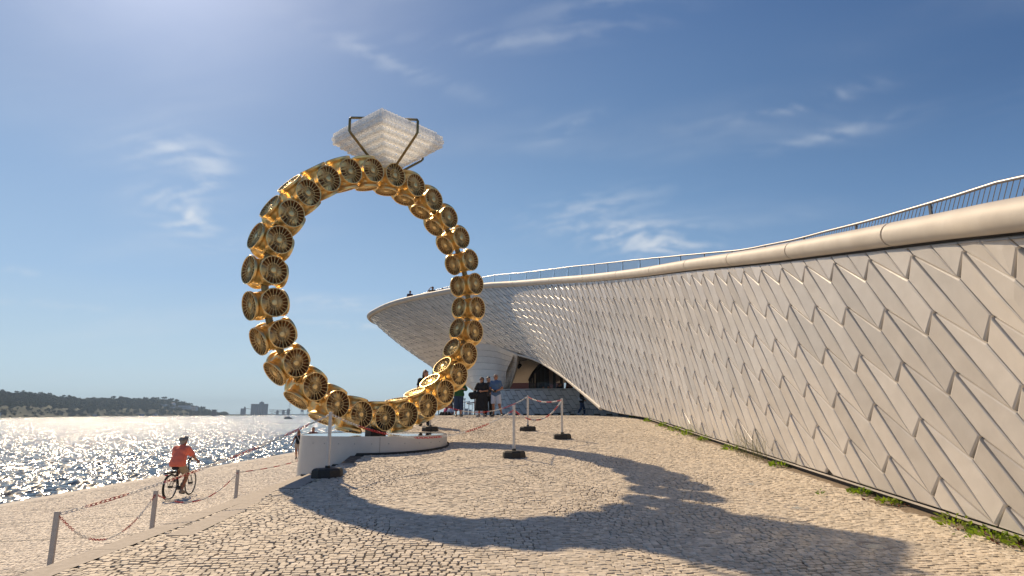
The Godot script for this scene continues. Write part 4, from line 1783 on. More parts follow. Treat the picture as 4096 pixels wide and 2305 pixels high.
func shades(p: Array) -> void:
	var j: Dictionary = p[1]
	var lb: Basis = p[2]
	var b := MB.new()
	for s in [-1.0, 1.0]:
		b.box(Transform3D(lb, j.head + lb * Vector3(0.034 * s, 0.008, 0.098) * j.scale), Vector3(0.054, 0.036, 0.014), 0.006)
		b.box(Transform3D(lb, j.head + lb * Vector3(0.076 * s, 0.014, 0.045) * j.scale), Vector3(0.006, 0.01, 0.1))
	b.box(Transform3D(lb, j.head + lb * Vector3(0, 0.016, 0.103) * j.scale), Vector3(0.03, 0.007, 0.008))
	part("sunglasses", b.mesh(), M.black, p[0])

func eyes(p: Array) -> void:
	var j: Dictionary = p[1]
	var lb: Basis = p[2]
	var b := MB.new()
	for s in [-1.0, 1.0]:
		b.ball(j.head + lb * Vector3(0.03 * s, 0.006, 0.083) * j.scale, Vector3.ONE * 0.011 * j.scale, 8)
	part("eyes", b.mesh(), M.black, p[0])

func shoes(p: Array, m: Material) -> void:
	for s in ["L", "R"]:
		wear(p, "shoe", foot(p[1], s, 0.010), m, 0.010, 0.02)

func top_of(p: Array, called: String, m: Material, sleeve: float, hem: float, loose := 0.02, wide := 1.0) -> void:
	var caps := trunk(p[1], loose, wide)
	for s in ["L", "R"]:
		caps.append_array(arm(p[1], s, loose * 0.9, sleeve))
	wear(p, called, caps, m, 0.016, 0.035, hem)

func bottoms(p: Array, called: String, m: Material, until: float, loose: float, top := 1e9) -> void:
	var j: Dictionary = p[1]
	var x: Vector3 = (j.hipL - j.hipR).normalized()
	var caps := [[j.pelvis - x * 0.065 * j.scale, j.pelvis + x * 0.065 * j.scale, 0.118 * j.scale + loose * 0.5, 0.118 * j.scale + loose * 0.5]]
	for s in ["L", "R"]:
		caps.append_array(leg(j, s, loose, until))
	wear(p, called, caps, m, 0.016, 0.03, -1e9, top)

func cloth(c: Color, r := 0.85) -> StandardMaterial3D:
	var m := mat(c, r)
	m.rim_enabled = true
	m.rim = 0.25
	m.rim_tint = 0.5
	m.normal_enabled = true
	m.normal_texture = crease
	m.normal_scale = 0.5
	m.uv1_triplanar = true
	m.uv1_scale = Vector3.ONE * 2.2
	return m

var crease: NoiseTexture2D

func ray_y(py: float) -> float:
	var y := (725.0 - py) / FOC
	return (y * cos(PITCH) + sin(PITCH)) / (cos(PITCH) - y * sin(PITCH))

func on_plaza(px: float, py: float) -> Vector3:
	# where a surveyed foot point meets the sloping plaza
	var d := 1.6288 / (0.06045 - ray_y(py))
	if d > 23.0:
		d = -0.2385 / minf(ray_y(py), -0.004)
		for i in 20:
			d = lerpf(d, plane_y(0, d) / minf(ray_y(py), -0.002), 0.4)
	var y := plane_y(0, d)
	var zc := d * cos(PITCH) + y * sin(PITCH)
	var x := (px - 1288.0) / FOC * zc
	return P(x, plaza_y(x, d), d)

func on_prom(px: float, py: float) -> Vector3:
	var y := -2.5
	var d := 30.0
	var x := 0.0
	for i in 12:
		d = y / ray_y(py)
		x = (px - 1288.0) / FOC * (d * cos(PITCH) + y * sin(PITCH))
		y = prom_y(x)
	return P(x, y, d)

func build_people() -> void:
	crease = noise_tex(60, 0.012, 256, [], 3, true, 10.0)
	var dark_hair := mat(Color(0.018, 0.012, 0.009), 0.5)
	var brown_hair := mat(Color(0.06, 0.03, 0.016), 0.5)
	var grey_hair := mat(Color(0.30, 0.27, 0.24), 0.6)
	var fair_hair := mat(Color(0.30, 0.15, 0.07), 0.6)
	var blackc := cloth(Color(0.010, 0.010, 0.013))
	var whitec := cloth(Color(0.62, 0.64, 0.68))
	# man in the blue polo
	var m := person("grey haired man in blue polo shirt and pale shorts holding a black camera", on_plaza(1247, 1056), -0.15, 1.78, {
		"elL": Vector3(0.26, 1.17, -0.06), "wrL": Vector3(0.09, 1.07, 0.20), "elR": Vector3(-0.25, 1.16, -0.05), "wrR": Vector3(-0.09, 1.09, 0.20),
		"knL": Vector3(0.15, 0.50, 0.02), "anL": Vector3(0.27, 0.09, 0.10), "toL": Vector3(0.33, 0.035, 0.26), "anR": Vector3(-0.11, 0.085, -0.06)}, Vector3(0.05, -0.55, 0), M.skin_tan, true,
		{"L": [Vector3(-0.8, -0.3, 0.5), Vector3(-0.4, 0.1, -0.8), 0.6], "R": [Vector3(0.8, -0.3, 0.5), Vector3(0.4, 0.2, -0.8), 0.6]})
	hair(m, grey_hair)
	shades(m)
	top_of(m, "polo_shirt", cloth(Color(0.075, 0.14, 0.26)), 0.72, 0.84, 0.022, 1.12)
	bottoms(m, "shorts", cloth(Color(0.52, 0.56, 0.66)), 0.93, 0.03, 0.98)
	shoes(m, M.black)
	var camr := thing("camera", "black camera held in front of the man in the blue polo", "camera", m[0].position + Basis(Vector3.UP, -0.15) * Vector3(0, 1.07, 0.27), -0.5)
	var cb := MB.new()
	cb.box(Transform3D.IDENTITY, Vector3(0.13, 0.09, 0.06), 0.01)
	part("camera_body", cb.mesh(), M.black, camr)
	var cl := MB.new()
	cl.tube([Vector3(0, 0, 0.03), Vector3(0, -0.04, 0.12)], 0.04, 12)
	part("lens", cl.mesh(), M.black, camr)
	# woman in the long black dress
	var w := person("woman in long black dress and sunglasses with a black shoulder bag", on_plaza(1211, 1055), -0.15, 1.66, {
		"elR": Vector3(-0.30, 1.18, -0.08), "wrR": Vector3(-0.30, 0.96, 0.10), "elL": Vector3(0.26, 1.15, -0.04), "wrL": Vector3(0.06, 1.12, 0.20),
		"toR": Vector3(-0.20, 0.03, 0.13)}, Vector3(0.05, -0.45, 0.0), M.skin, true, {"L": [Vector3(-1, 0.15, 0.3), Vector3(0, 0, -1), 0.6]})
	hair(w, dark_hair, 0.0)
	wear(w, "hair_tail", [[w[1].head + Vector3(0.03, 0.0, -0.09), w[1].head + Vector3(0.07, -0.13, -0.08), 0.035, 0.02]], dark_hair, 0.009, 0.01)
	shades(w)
	var wj: Dictionary = w[1]
	var skirt := trunk(wj, 0.026, 1.2)
	for s in ["L", "R"]:
		skirt.append_array(arm(wj, s, 0.03, 0.85))
	for x in [-0.1, 0.0, 0.1]:
		skirt.append([wj.pelvis + Vector3(x * 0.8, 0, 0), Vector3(x * 1.5, 0.2, 0.01), 0.15, 0.165])
	wear(w, "dress", skirt, blackc, 0.017, 0.04, 0.24)
	shoes(w, cloth(Color(0.45, 0.42, 0.39)))
	var bag := thing("shoulder_bag", "slouchy black bag hanging at the side of the woman in the black dress", "bag", w[0].position + Vector3(-0.36, 0.92, 0.08))
	var bm := MB.new()
	sdf(bm, [[Vector3(-0.10, 0.0, 0), Vector3(0.12, 0.02, 0), 0.11, 0.11], [Vector3(-0.05, -0.1, 0), Vector3(0.1, -0.08, 0), 0.10, 0.10], [Vector3(0.08, 0.12, 0), Vector3(0.1, 0.0, 0), 0.06, 0.09]], 0.016, 0.03)
	part("pouch", bm.mesh(), blackc, bag)
	var bs := MB.new()
	bs.tube([Vector3(0.0, 0.1, 0.02), Vector3(0.12, 0.36, 0.0), Vector3(0.22, 0.52, -0.03)], 0.012, 6)
	part("strap", bs.mesh(), blackc, bag)
	# someone in black half hidden behind the couple
	var hb := person("person in black half hidden between the black dress woman and the blue polo man", P(-1.02, plane_y(0, 27.0), 27.0), 0.2, 1.68, {"elL": Vector3(0.24, 1.15, 0.0), "wrL": Vector3(0.12, 1.05, 0.2)}, Vector3(0, 0.3, 0), M.skin, false)
	hair(hb, dark_hair)
	top_of(hb, "shirt", cloth(Color(0.06, 0.055, 0.055)), 0.6, 0.85)
	bottoms(hb, "trousers", blackc, 1.95, 0.02, 0.95)
	shoes(hb, M.black)
	# woman in green behind the ring
	var g := person("woman in loose green top and cropped jeans partly hidden behind the gold ring", on_plaza(1153, 1054), 0.35, 1.7, {
		"elL": Vector3(0.30, 1.20, 0.02), "wrL": Vector3(0.06, 1.20, 0.22), "elR": Vector3(-0.27, 1.18, 0.02), "wrR": Vector3(-0.05, 1.22, 0.22)}, Vector3(0.1, -0.3, 0), M.skin, true)
	hair(g, brown_hair, 0.05)
	top_of(g, "green_top", cloth(Color(0.012, 0.085, 0.028)), 1.05, 0.86, 0.05, 1.2)
	bottoms(g, "jeans", cloth(Color(0.022, 0.045, 0.10)), 1.62, 0.045, 0.94)
	shoes(g, M.black)
	# woman looking up behind the ring
	var u := person("dark haired woman in sunglasses looking up, her head just above the ring's drums", on_plaza(1067, 1072), 0.15, 1.80, {}, Vector3(0.55, 0.25, 0.1), M.skin, true)
	hair(u, brown_hair, 0.14)
	shades(u)
	top_of(u, "black_top", blackc, 0.6, 0.85)
	bottoms(u, "black_trousers", blackc, 1.95, 0.03, 0.97)
	shoes(u, M.black)
	# woman walking on the promenade
	var wp := on_prom(747, 1156)
	var pw := person("woman in black tank top and beige shorts walking on the promenade beside the plinth", wp, 0.25, 1.66, {
		"elR": Vector3(-0.30, 1.14, 0.0), "wrR": Vector3(-0.38, 0.90, 0.06), "elL": Vector3(0.28, 1.15, -0.06), "wrL": Vector3(0.20, 1.02, 0.16),
		"knL": Vector3(0.09, 0.5, 0.10), "anL": Vector3(0.08, 0.09, 0.14), "toL": Vector3(0.09, 0.04, 0.30), "knR": Vector3(-0.09, 0.5, 0.0), "anR": Vector3(-0.08, 0.11, -0.16), "toR": Vector3(-0.09, 0.03, -0.02)}, Vector3(0, 0.1, 0), M.skin_tan, true)
	hair(pw, fair_hair, 0.04)
	shades(pw)
	wear(pw, "tank_top", trunk(pw[1], 0.012, 1.05), blackc, 0.016, 0.03, 0.86, 1.36)
	bottoms(pw, "shorts", cloth(Color(0.45, 0.36, 0.28)), 0.62, 0.025, 0.97)
	shoes(pw, M.black)
	var st := MB.new()
	st.tube([pw[1].shR + Vector3(0.02, 0.06, 0.02), pw[1].chest + Vector3(-0.02, 0, 0.14), pw[1].waist + Vector3(0.1, -0.05, 0.14)], 0.018, 6)
	part("bag_strap", st.mesh(), M.white, pw[0])
	# man whose head shows over the plinth
	var mp := on_prom(783, 1158)
	var pm := person("man on the promenade whose bare head shows above the white plinth edge", mp, 0.3, 1.78, {}, Vector3(0, 0, 0), M.skin_tan, false)
	hair(pm, mat(Color(0.20, 0.10, 0.06), 0.6))
	eyes(pm)
	top_of(pm, "shirt", cloth(Color(0.2, 0.06, 0.05)), 0.6, 0.85)
	bottoms(pm, "trousers", blackc, 1.95, 0.02, 0.95)
	# woman in the shade of the canopy
	var sh := person("woman in dark jacket and jeans with a white handbag walking in the canopy's shade", P((1463 - 1288) / FOC * 38.8, -0.13, 39.3), 1.3, 1.62, {
		"knL": Vector3(0.09, 0.52, 0.12), "anL": Vector3(0.09, 0.09, 0.16), "toL": Vector3(0.09, 0.04, 0.32), "knR": Vector3(-0.09, 0.5, -0.04), "anR": Vector3(-0.09, 0.16, -0.26), "toR": Vector3(-0.09, 0.05, -0.14),
		"elR": Vector3(-0.24, 1.15, -0.02), "wrR": Vector3(-0.14, 1.03, 0.2), "elL": Vector3(0.24, 1.15, 0.0), "wrL": Vector3(0.16, 1.04, 0.2)}, Vector3(0, 0, 0), M.skin, false)
	hair(sh, dark_hair, 0.16)
	top_of(sh, "jacket", blackc, 1.95, 0.72, 0.03, 1.1)
	bottoms(sh, "jeans", cloth(Color(0.03, 0.06, 0.13)), 1.95, 0.018, 0.95)
	shoes(sh, cloth(Color(0.40, 0.42, 0.5)))
	var hbag := thing("handbag", "white handbag carried by the woman in the canopy's shade", "bag", sh[0].position + Vector3(-0.12, 1.02, 0.2), 0.2)
	var hm := MB.new()
	hm.box(Transform3D.IDENTITY, Vector3(0.30, 0.20, 0.10), 0.03)
	part("pouch", hm.mesh(), whitec, hbag)
	var hh := MB.new()
	hh.tube([Vector3(-0.1, 0.1, 0), Vector3(-0.06, 0.22, 0), Vector3(0.06, 0.22, 0), Vector3(0.1, 0.1, 0)], 0.008, 5)
	part("handle", hh.mesh(), whitec, hbag)
	# people on the roof
	roof_person("person in checked dark shirt standing at the canopy tip without railing in front", 1027.0, 64.0, 0.3, dark_hair, cloth(Color(0.05, 0.03, 0.06)), 0)
	roof_person("person shading their eyes with one hand behind the roof railing", 1084.0, 58.0, -0.3, brown_hair, cloth(Color(0.07, 0.055, 0.045)), 1)
	roof_person("person whose dark hair only just shows over the roof edge beside the ring", 1109.0, 56.0, 0.2, dark_hair, cloth(Color(0.05, 0.05, 0.055)), 2)
	# people seated at the edge of the plaza behind the ring
	var sit := {"pelvis": Vector3(0, 0.13, 0), "waist": Vector3(0, 0.30, 0.02), "chest": Vector3(0, 0.52, 0.04), "neck": Vector3(0, 0.67, 0.05), "head": Vector3(0, 0.82, 0.08), "shL": Vector3(0.175, 0.61, 0.04), "shR": Vector3(-0.175, 0.61, 0.04),
		"elL": Vector3(0.26, 0.36, 0.1), "elR": Vector3(-0.26, 0.36, 0.1), "wrL": Vector3(0.16, 0.34, 0.32), "wrR": Vector3(-0.16, 0.34, 0.32), "hipL": Vector3(0.09, 0.11, 0.02), "hipR": Vector3(-0.09, 0.11, 0.02),
		"knL": Vector3(0.12, 0.40, 0.36), "knR": Vector3(-0.12, 0.40, 0.36), "anL": Vector3(0.12, 0.09, 0.52), "anR": Vector3(-0.12, 0.09, 0.52), "toL": Vector3(0.13, 0.03, 0.68), "toR": Vector3(-0.13, 0.03, 0.68)}
	var seats := [["seated woman in pink with dark hair on the plaza edge behind the ring", 1128.0, 39.0, -0.9, Color(0.42, 0.03, 0.10)], ["seated person in white shirt beside the green top woman's legs", 1138.0, 38.5, -0.6, Color(0.55, 0.58, 0.65)], ["seated person in black with bushy hair between the pink and white ones", 1133.0, 41.0, -0.7, Color(0.02, 0.02, 0.025)]]
	for q in seats:
		var gp := P((q[1] - 1288.0) / FOC * q[2], -0.36, q[2])
		var sp := person(q[0], gp, q[3], 1.7, sit, Vector3(0, 0, 0), M.skin_tan, false)
		hair(sp, dark_hair, 0.08)
		top_of(sp, "top", cloth(q[4]), 0.7, 0.06)
		bottoms(sp, "trousers", blackc, 1.9, 0.02)
		shoes(sp, M.black)
	# two more further along
	var fw := person("distant person in dark cap standing behind the seated people", P((1136 - 1288) / FOC * 46.0, -0.35, 46.0), 0.0, 1.72, {}, Vector3(0, 0, 0), M.skin_tan, false)
	hair(fw, dark_hair)
	top_of(fw, "shirt", cloth(Color(0.12, 0.06, 0.05)), 0.7, 0.85)
	bottoms(fw, "trousers", blackc, 1.95, 0.02, 0.95)
	var fq := person("distant person in pale blouse and pink shorts walking below the lamp posts", P((1183 - 1288) / FOC * 95.0, -1.65, 95.0), 0.0, 1.65, {}, Vector3(0, 0, 0), M.skin_tan, false)
	hair(fq, dark_hair)
	top_of(fq, "blouse", whitec, 0.7, 0.85)
	bottoms(fq, "shorts", cloth(Color(0.35, 0.05, 0.1)), 0.6, 0.03, 0.95)
	# guests behind the café glass
	var guests := [[1364.0, 974.0, "café guest in pale grey shirt at the dark glass post", Color(0.3, 0.3, 0.32)], [1381.0, 973.0, "café guest with dark hair sitting next to the pale grey one", Color(0.03, 0.03, 0.03)], [1404.0, 968.0, "café guest bending over the table, left of three dark heads", Color(0.03, 0.03, 0.035)], [1414.0, 966.0, "café guest with rounded hair in the middle of the lit panes", Color(0.025, 0.02, 0.02)], [1431.0, 961.0, "café guest in rust coloured shirt sitting upright", Color(0.16, 0.05, 0.03)], [1447.0, 960.0, "café guest sitting alone at the right end of the glass", Color(0.03, 0.03, 0.04)]]
	for q in guests:
		var hd := unproj(q[0], q[1], 43.6)
		var gp := Vector3(hd.x, hd.y - 0.86, hd.z)
		var cp := person(q[2], gp, rng.randf_range(-1.2, 1.2), 1.7, sit, Vector3(0, 0, 0), M.skin_tan, false)
		hair(cp, dark_hair, 0.03)
		top_of(cp, "top", cloth(q[3]), 0.8, 0.02)
		bottoms(cp, "trousers", blackc, 1.5, 0.02)

func roof_person(label: String, px: float, d: float, yaw: float, hm: Material, cm: Material, kind: int) -> void:
	# stands on the roof deck behind the edge; how much of them shows follows from the deck level
	var best := RT[0]
	for q in RT:
		if absf(q.x / -q.z - (px - 1288.0) / FOC * 1.0) < absf(best.x / -best.z - (px - 1288.0) / FOC * 1.0) and -q.z > 30.0:
			best = q
	var s := 1.02
	var at := Vector3(best.x * s, 0.0, best.z * s)
	var show: float = [0.47, 0.40, 0.13][kind]
	at.y = best.y * s + 0.20 + show - 1.74
	var over := {}
	if kind == 1:
		over = {"elR": Vector3(-0.36, 1.40, 0.10), "wrR": Vector3(-0.13, 1.62, 0.16)}
	var p := person(label, at, yaw, 1.74, over, Vector3(0, -0.2, 0), M.skin_tan, false)
	hair(p, hm, 0.0)
	shades(p)
	top_of(p, "shirt", cm, 0.7, 0.85)
	bottoms(p, "trousers", cloth(Color(0.02, 0.02, 0.025)), 1.95, 0.02, 0.95)

# ---------------------------------------------------------------- cyclist
func wheel(o: Node, at: Vector3, steer: float) -> void:
	var root := Node3D.new()
	root.name = "wheel" if not o.has_node("wheel") else "wheel_001"
	o.add_child(root)
	root.position = at
	root.rotation.y = steer
	var t := []
	var r := []
	for i in 40:
		var a := TAU * i / 40
		t.append(Vector3(0, cos(a), sin(a)) * 0.338)
		r.append(Vector3(0, cos(a), sin(a)) * 0.315)
	var tb := MB.new()
	tb.tube(t, 0.020, 8, true)
	part("tyre", tb.mesh(), M.tyre, root)
	var rb := MB.new()
	rb.tube(r, 0.011, 6, true)
	part("rim", rb.mesh(), M.steel, root)
	var sp := MB.new()
	for i in 24:
		var a := TAU * i / 24
		var s := 0.025 if i & 1 else -0.025
		sp.tube([Vector3(s, cos(a + 0.3) * 0.03, sin(a + 0.3) * 0.03), Vector3(0, cos(a), sin(a)) * 0.312], 0.0018, 3, false, false)
	part("spokes", sp.mesh(), M.steel, root)
	var hb := MB.new()
	hb.tube([Vector3(-0.06, 0, 0), Vector3(0.06, 0, 0)], 0.035, 10)
	part("hub", hb.mesh(), M.black, root)

func build_bicycle() -> void:
	M.tyre = mat(Color(0.02, 0.018, 0.017), 0.8)
	var at := P(-9.79, prom_y(-9.79) + 0.012, 18.97)
	# local +z is the way it rides: away from the camera
	var o := thing("bicycle", "black city bicycle with rear rack ridden along the promenade", "bicycle", at, PI - 0.02)
	wheel(o, Vector3(0, 0.358, -0.53), 0.0)
	wheel(o, Vector3(0, 0.358, 0.56), 0.06)
	var f := MB.new()
	var bb := Vector3(0, 0.29, -0.08)
	var seat := Vector3(0, 0.80, -0.26)
	var headt := Vector3(0, 0.86, 0.36)
	f.tube([bb, seat], 0.018, 8)
	f.tube([bb, Vector3(0, 0.62, 0.42)], 0.024, 8)
	f.tube([Vector3(0, 0.55, -0.17), Vector3(0, 0.72, 0.39)], 0.018, 8)
	f.tube([Vector3(0, 0.58, 0.43), headt], 0.022, 8)
	for s in [-0.055, 0.055]:
		f.tube([bb + Vector3(s * 0.6, 0, 0), Vector3(s, 0.358, -0.53)], 0.010, 6)
		f.tube([Vector3(s * 0.3, 0.72, -0.23), Vector3(s, 0.358, -0.53)], 0.009, 6)
		f.tube([Vector3(s, 0.60, 0.43), Vector3(s, 0.358, 0.56)], 0.012, 6)
	part("frame", f.mesh(), M.black, o)
	var hbm := MB.new()
	hbm.tube([headt, headt + Vector3(0, 0.16, -0.03), headt + Vector3(0, 0.17, 0.03)], 0.014, 8)
	hbm.tube([Vector3(-0.31, 1.01, 0.26), Vector3(-0.22, 1.03, 0.36), Vector3(0, 1.04, 0.40), Vector3(0.22, 1.03, 0.36), Vector3(0.31, 1.01, 0.26)], 0.012, 8)
	hbm.ball(Vector3(0, 1.08, 0.41), Vector3(0.05, 0.04, 0.04), 8)
	part("handlebar", hbm.mesh(), M.black, o)
	var sm := MB.new()
	sdf(sm, [[Vector3(-0.055, 0.86, -0.36), Vector3(0.055, 0.86, -0.36), 0.05, 0.05], [Vector3(0, 0.87, -0.34), Vector3(0, 0.86, -0.12), 0.055, 0.025]], 0.012, 0.03)
	sm.tube([seat, Vector3(0, 0.85, -0.28)], 0.014, 6)
	part("saddle", sm.mesh(), M.black, o)
	var rk := MB.new()
	rk.box(Transform3D(Basis.IDENTITY, Vector3(0, 0.755, -0.60)), Vector3(0.15, 0.055, 0.40), 0.012)
	for s in [-0.07, 0.07]:
		rk.tube([Vector3(s, 0.74, -0.62), Vector3(s, 0.37, -0.53)], 0.006, 5)
	part("rack", rk.mesh(), M.black, o)
	var mg := MB.new()
	var arc := []
	for i in 13:
		var a := -0.5 - 2.2 * i / 12.0
		arc.append(Vector3(0, 0.358 + cos(a) * 0.375, -0.53 + sin(a) * 0.375))
	mg.tube(arc, 0.022, 6)
	part("mudguard", mg.mesh(), M.black, o)
	var rl := MB.new()
	rl.box(Transform3D(Basis.IDENTITY, Vector3(0, 0.70, -0.81)), Vector3(0.07, 0.035, 0.03), 0.006)
	part("rear_reflector", rl.mesh(), M.red, o)
	var ck := MB.new()
	ck.tube([bb + Vector3(-0.05, 0, 0), bb + Vector3(0.05, 0, 0)], 0.07, 14)
	ck.tube([bb + Vector3(-0.07, 0, 0), bb + Vector3(-0.08, -0.17, 0.02)], 0.01, 6)
	ck.tube([bb + Vector3(0.07, 0, 0), bb + Vector3(0.08, 0.17, -0.02)], 0.01, 6)
	part("crank", ck.mesh(), M.dark_steel, o)
	for s in [-1.0, 1.0]:
		var pd := MB.new()
		pd.box(Transform3D(Basis.IDENTITY, bb + Vector3(0.13 * s, 0.17 * s, -0.02 * s)), Vector3(0.09, 0.02, 0.07))
		part("pedal", pd.mesh(), M.black, o)
	# rider
	var p := person("cyclist in coral red shirt, beige shorts and grey helmet riding along the promenade", at, PI - 0.02, 1.75, {
		"pelvis": Vector3(0, 0.985, -0.27), "waist": Vector3(0, 1.12, -0.22), "chest": Vector3(0, 1.30, -0.14), "neck": Vector3(0, 1.445, -0.09), "head": Vector3(0, 1.585, -0.05),
		"shL": Vector3(0.18, 1.385, -0.11), "elL": Vector3(0.29, 1.16, 0.05), "wrL": Vector3(0.29, 1.06, 0.22), "shR": Vector3(-0.18, 1.385, -0.11), "elR": Vector3(-0.29, 1.16, 0.05), "wrR": Vector3(-0.29, 1.06, 0.22),
		"hipL": Vector3(0.095, 0.95, -0.24), "knL": Vector3(0.13, 0.84, 0.18), "anL": Vector3(0.12, 0.52, -0.10), "toL": Vector3(0.14, 0.49, 0.06),
		"hipR": Vector3(-0.095, 0.95, -0.24), "knR": Vector3(-0.13, 0.62, 0.06), "anR": Vector3(-0.12, 0.21, -0.14), "toR": Vector3(-0.14, 0.155, 0.03)}, Vector3(0.0, -0.25, 0), M.skin_tan, true,
		{"L": [Vector3(0.2, -0.3, 0.7), Vector3(0, -1, 0.2), 0.9], "R": [Vector3(-0.2, -0.3, 0.7), Vector3(0, -1, 0.2), 0.9]})
	top_of(p, "shirt", cloth(Color(0.86, 0.20, 0.125)), 0.78, 0.90, 0.032, 1.2)
	bottoms(p, "shorts", cloth(Color(0.40, 0.30, 0.20)), 0.92, 0.03, 1.02)
	shoes(p, cloth(Color(0.30, 0.24, 0.19)))
	hair(p, mat(Color(0.3, 0.28, 0.26), 0.6))
	var hj: Dictionary = p[1]
	var hl: Basis = p[2]
	var hm := MB.new()
	sdf(hm, [[hj.head + hl * Vector3(0, 0.07, -0.06), hj.head + hl * Vector3(0, 0.075, 0.05), 0.092, 0.085]], 0.010, 0.02, hj.head.y + 0.035)
	for x in [-0.05, 0.0, 0.05]:
		hm.tube([hj.head + hl * Vector3(x, 0.10, -0.14), hj.head + hl * Vector3(x * 1.1, 0.168, -0.04), hj.head + hl * Vector3(x, 0.14, 0.10)], 0.014, 6)
	part("helmet", hm.mesh(), M.helmet, p[0])

# ---------------------------------------------------------------- plants and small things on the plaza
func leafy(size: float, count: int, spread: float, seed_: int, upright: float) -> ArrayMesh:
	var r := RandomNumberGenerator.new()
	r.seed = seed_
	var b := MB.new()
	for i in count:
		var a := r.randf() * TAU
		var q := sqrt(r.randf()) * spread
		var y := r.randf() * upright * (1.0 - q / spread * 0.6)
		var c := Vector3(cos(a) * q * 0.55, y + 0.01, sin(a) * q)
		var d := Vector3(cos(a), r.randf_range(0.1, 1.2), sin(a)).normalized()
		var x := d.cross(Vector3(r.randf_range(-1, 1), r.randf_range(0.2, 1), r.randf_range(-1, 1))).normalized()
		var L := size * r.randf_range(0.6, 1.3)
		var n := x.cross(d) * L * 0.18
		b.quad(c, c + d * L * 0.5 + x * L * 0.26 + n, c + d * L, c + d * L * 0.5 - x * L * 0.26 + n)
	return b.mesh()

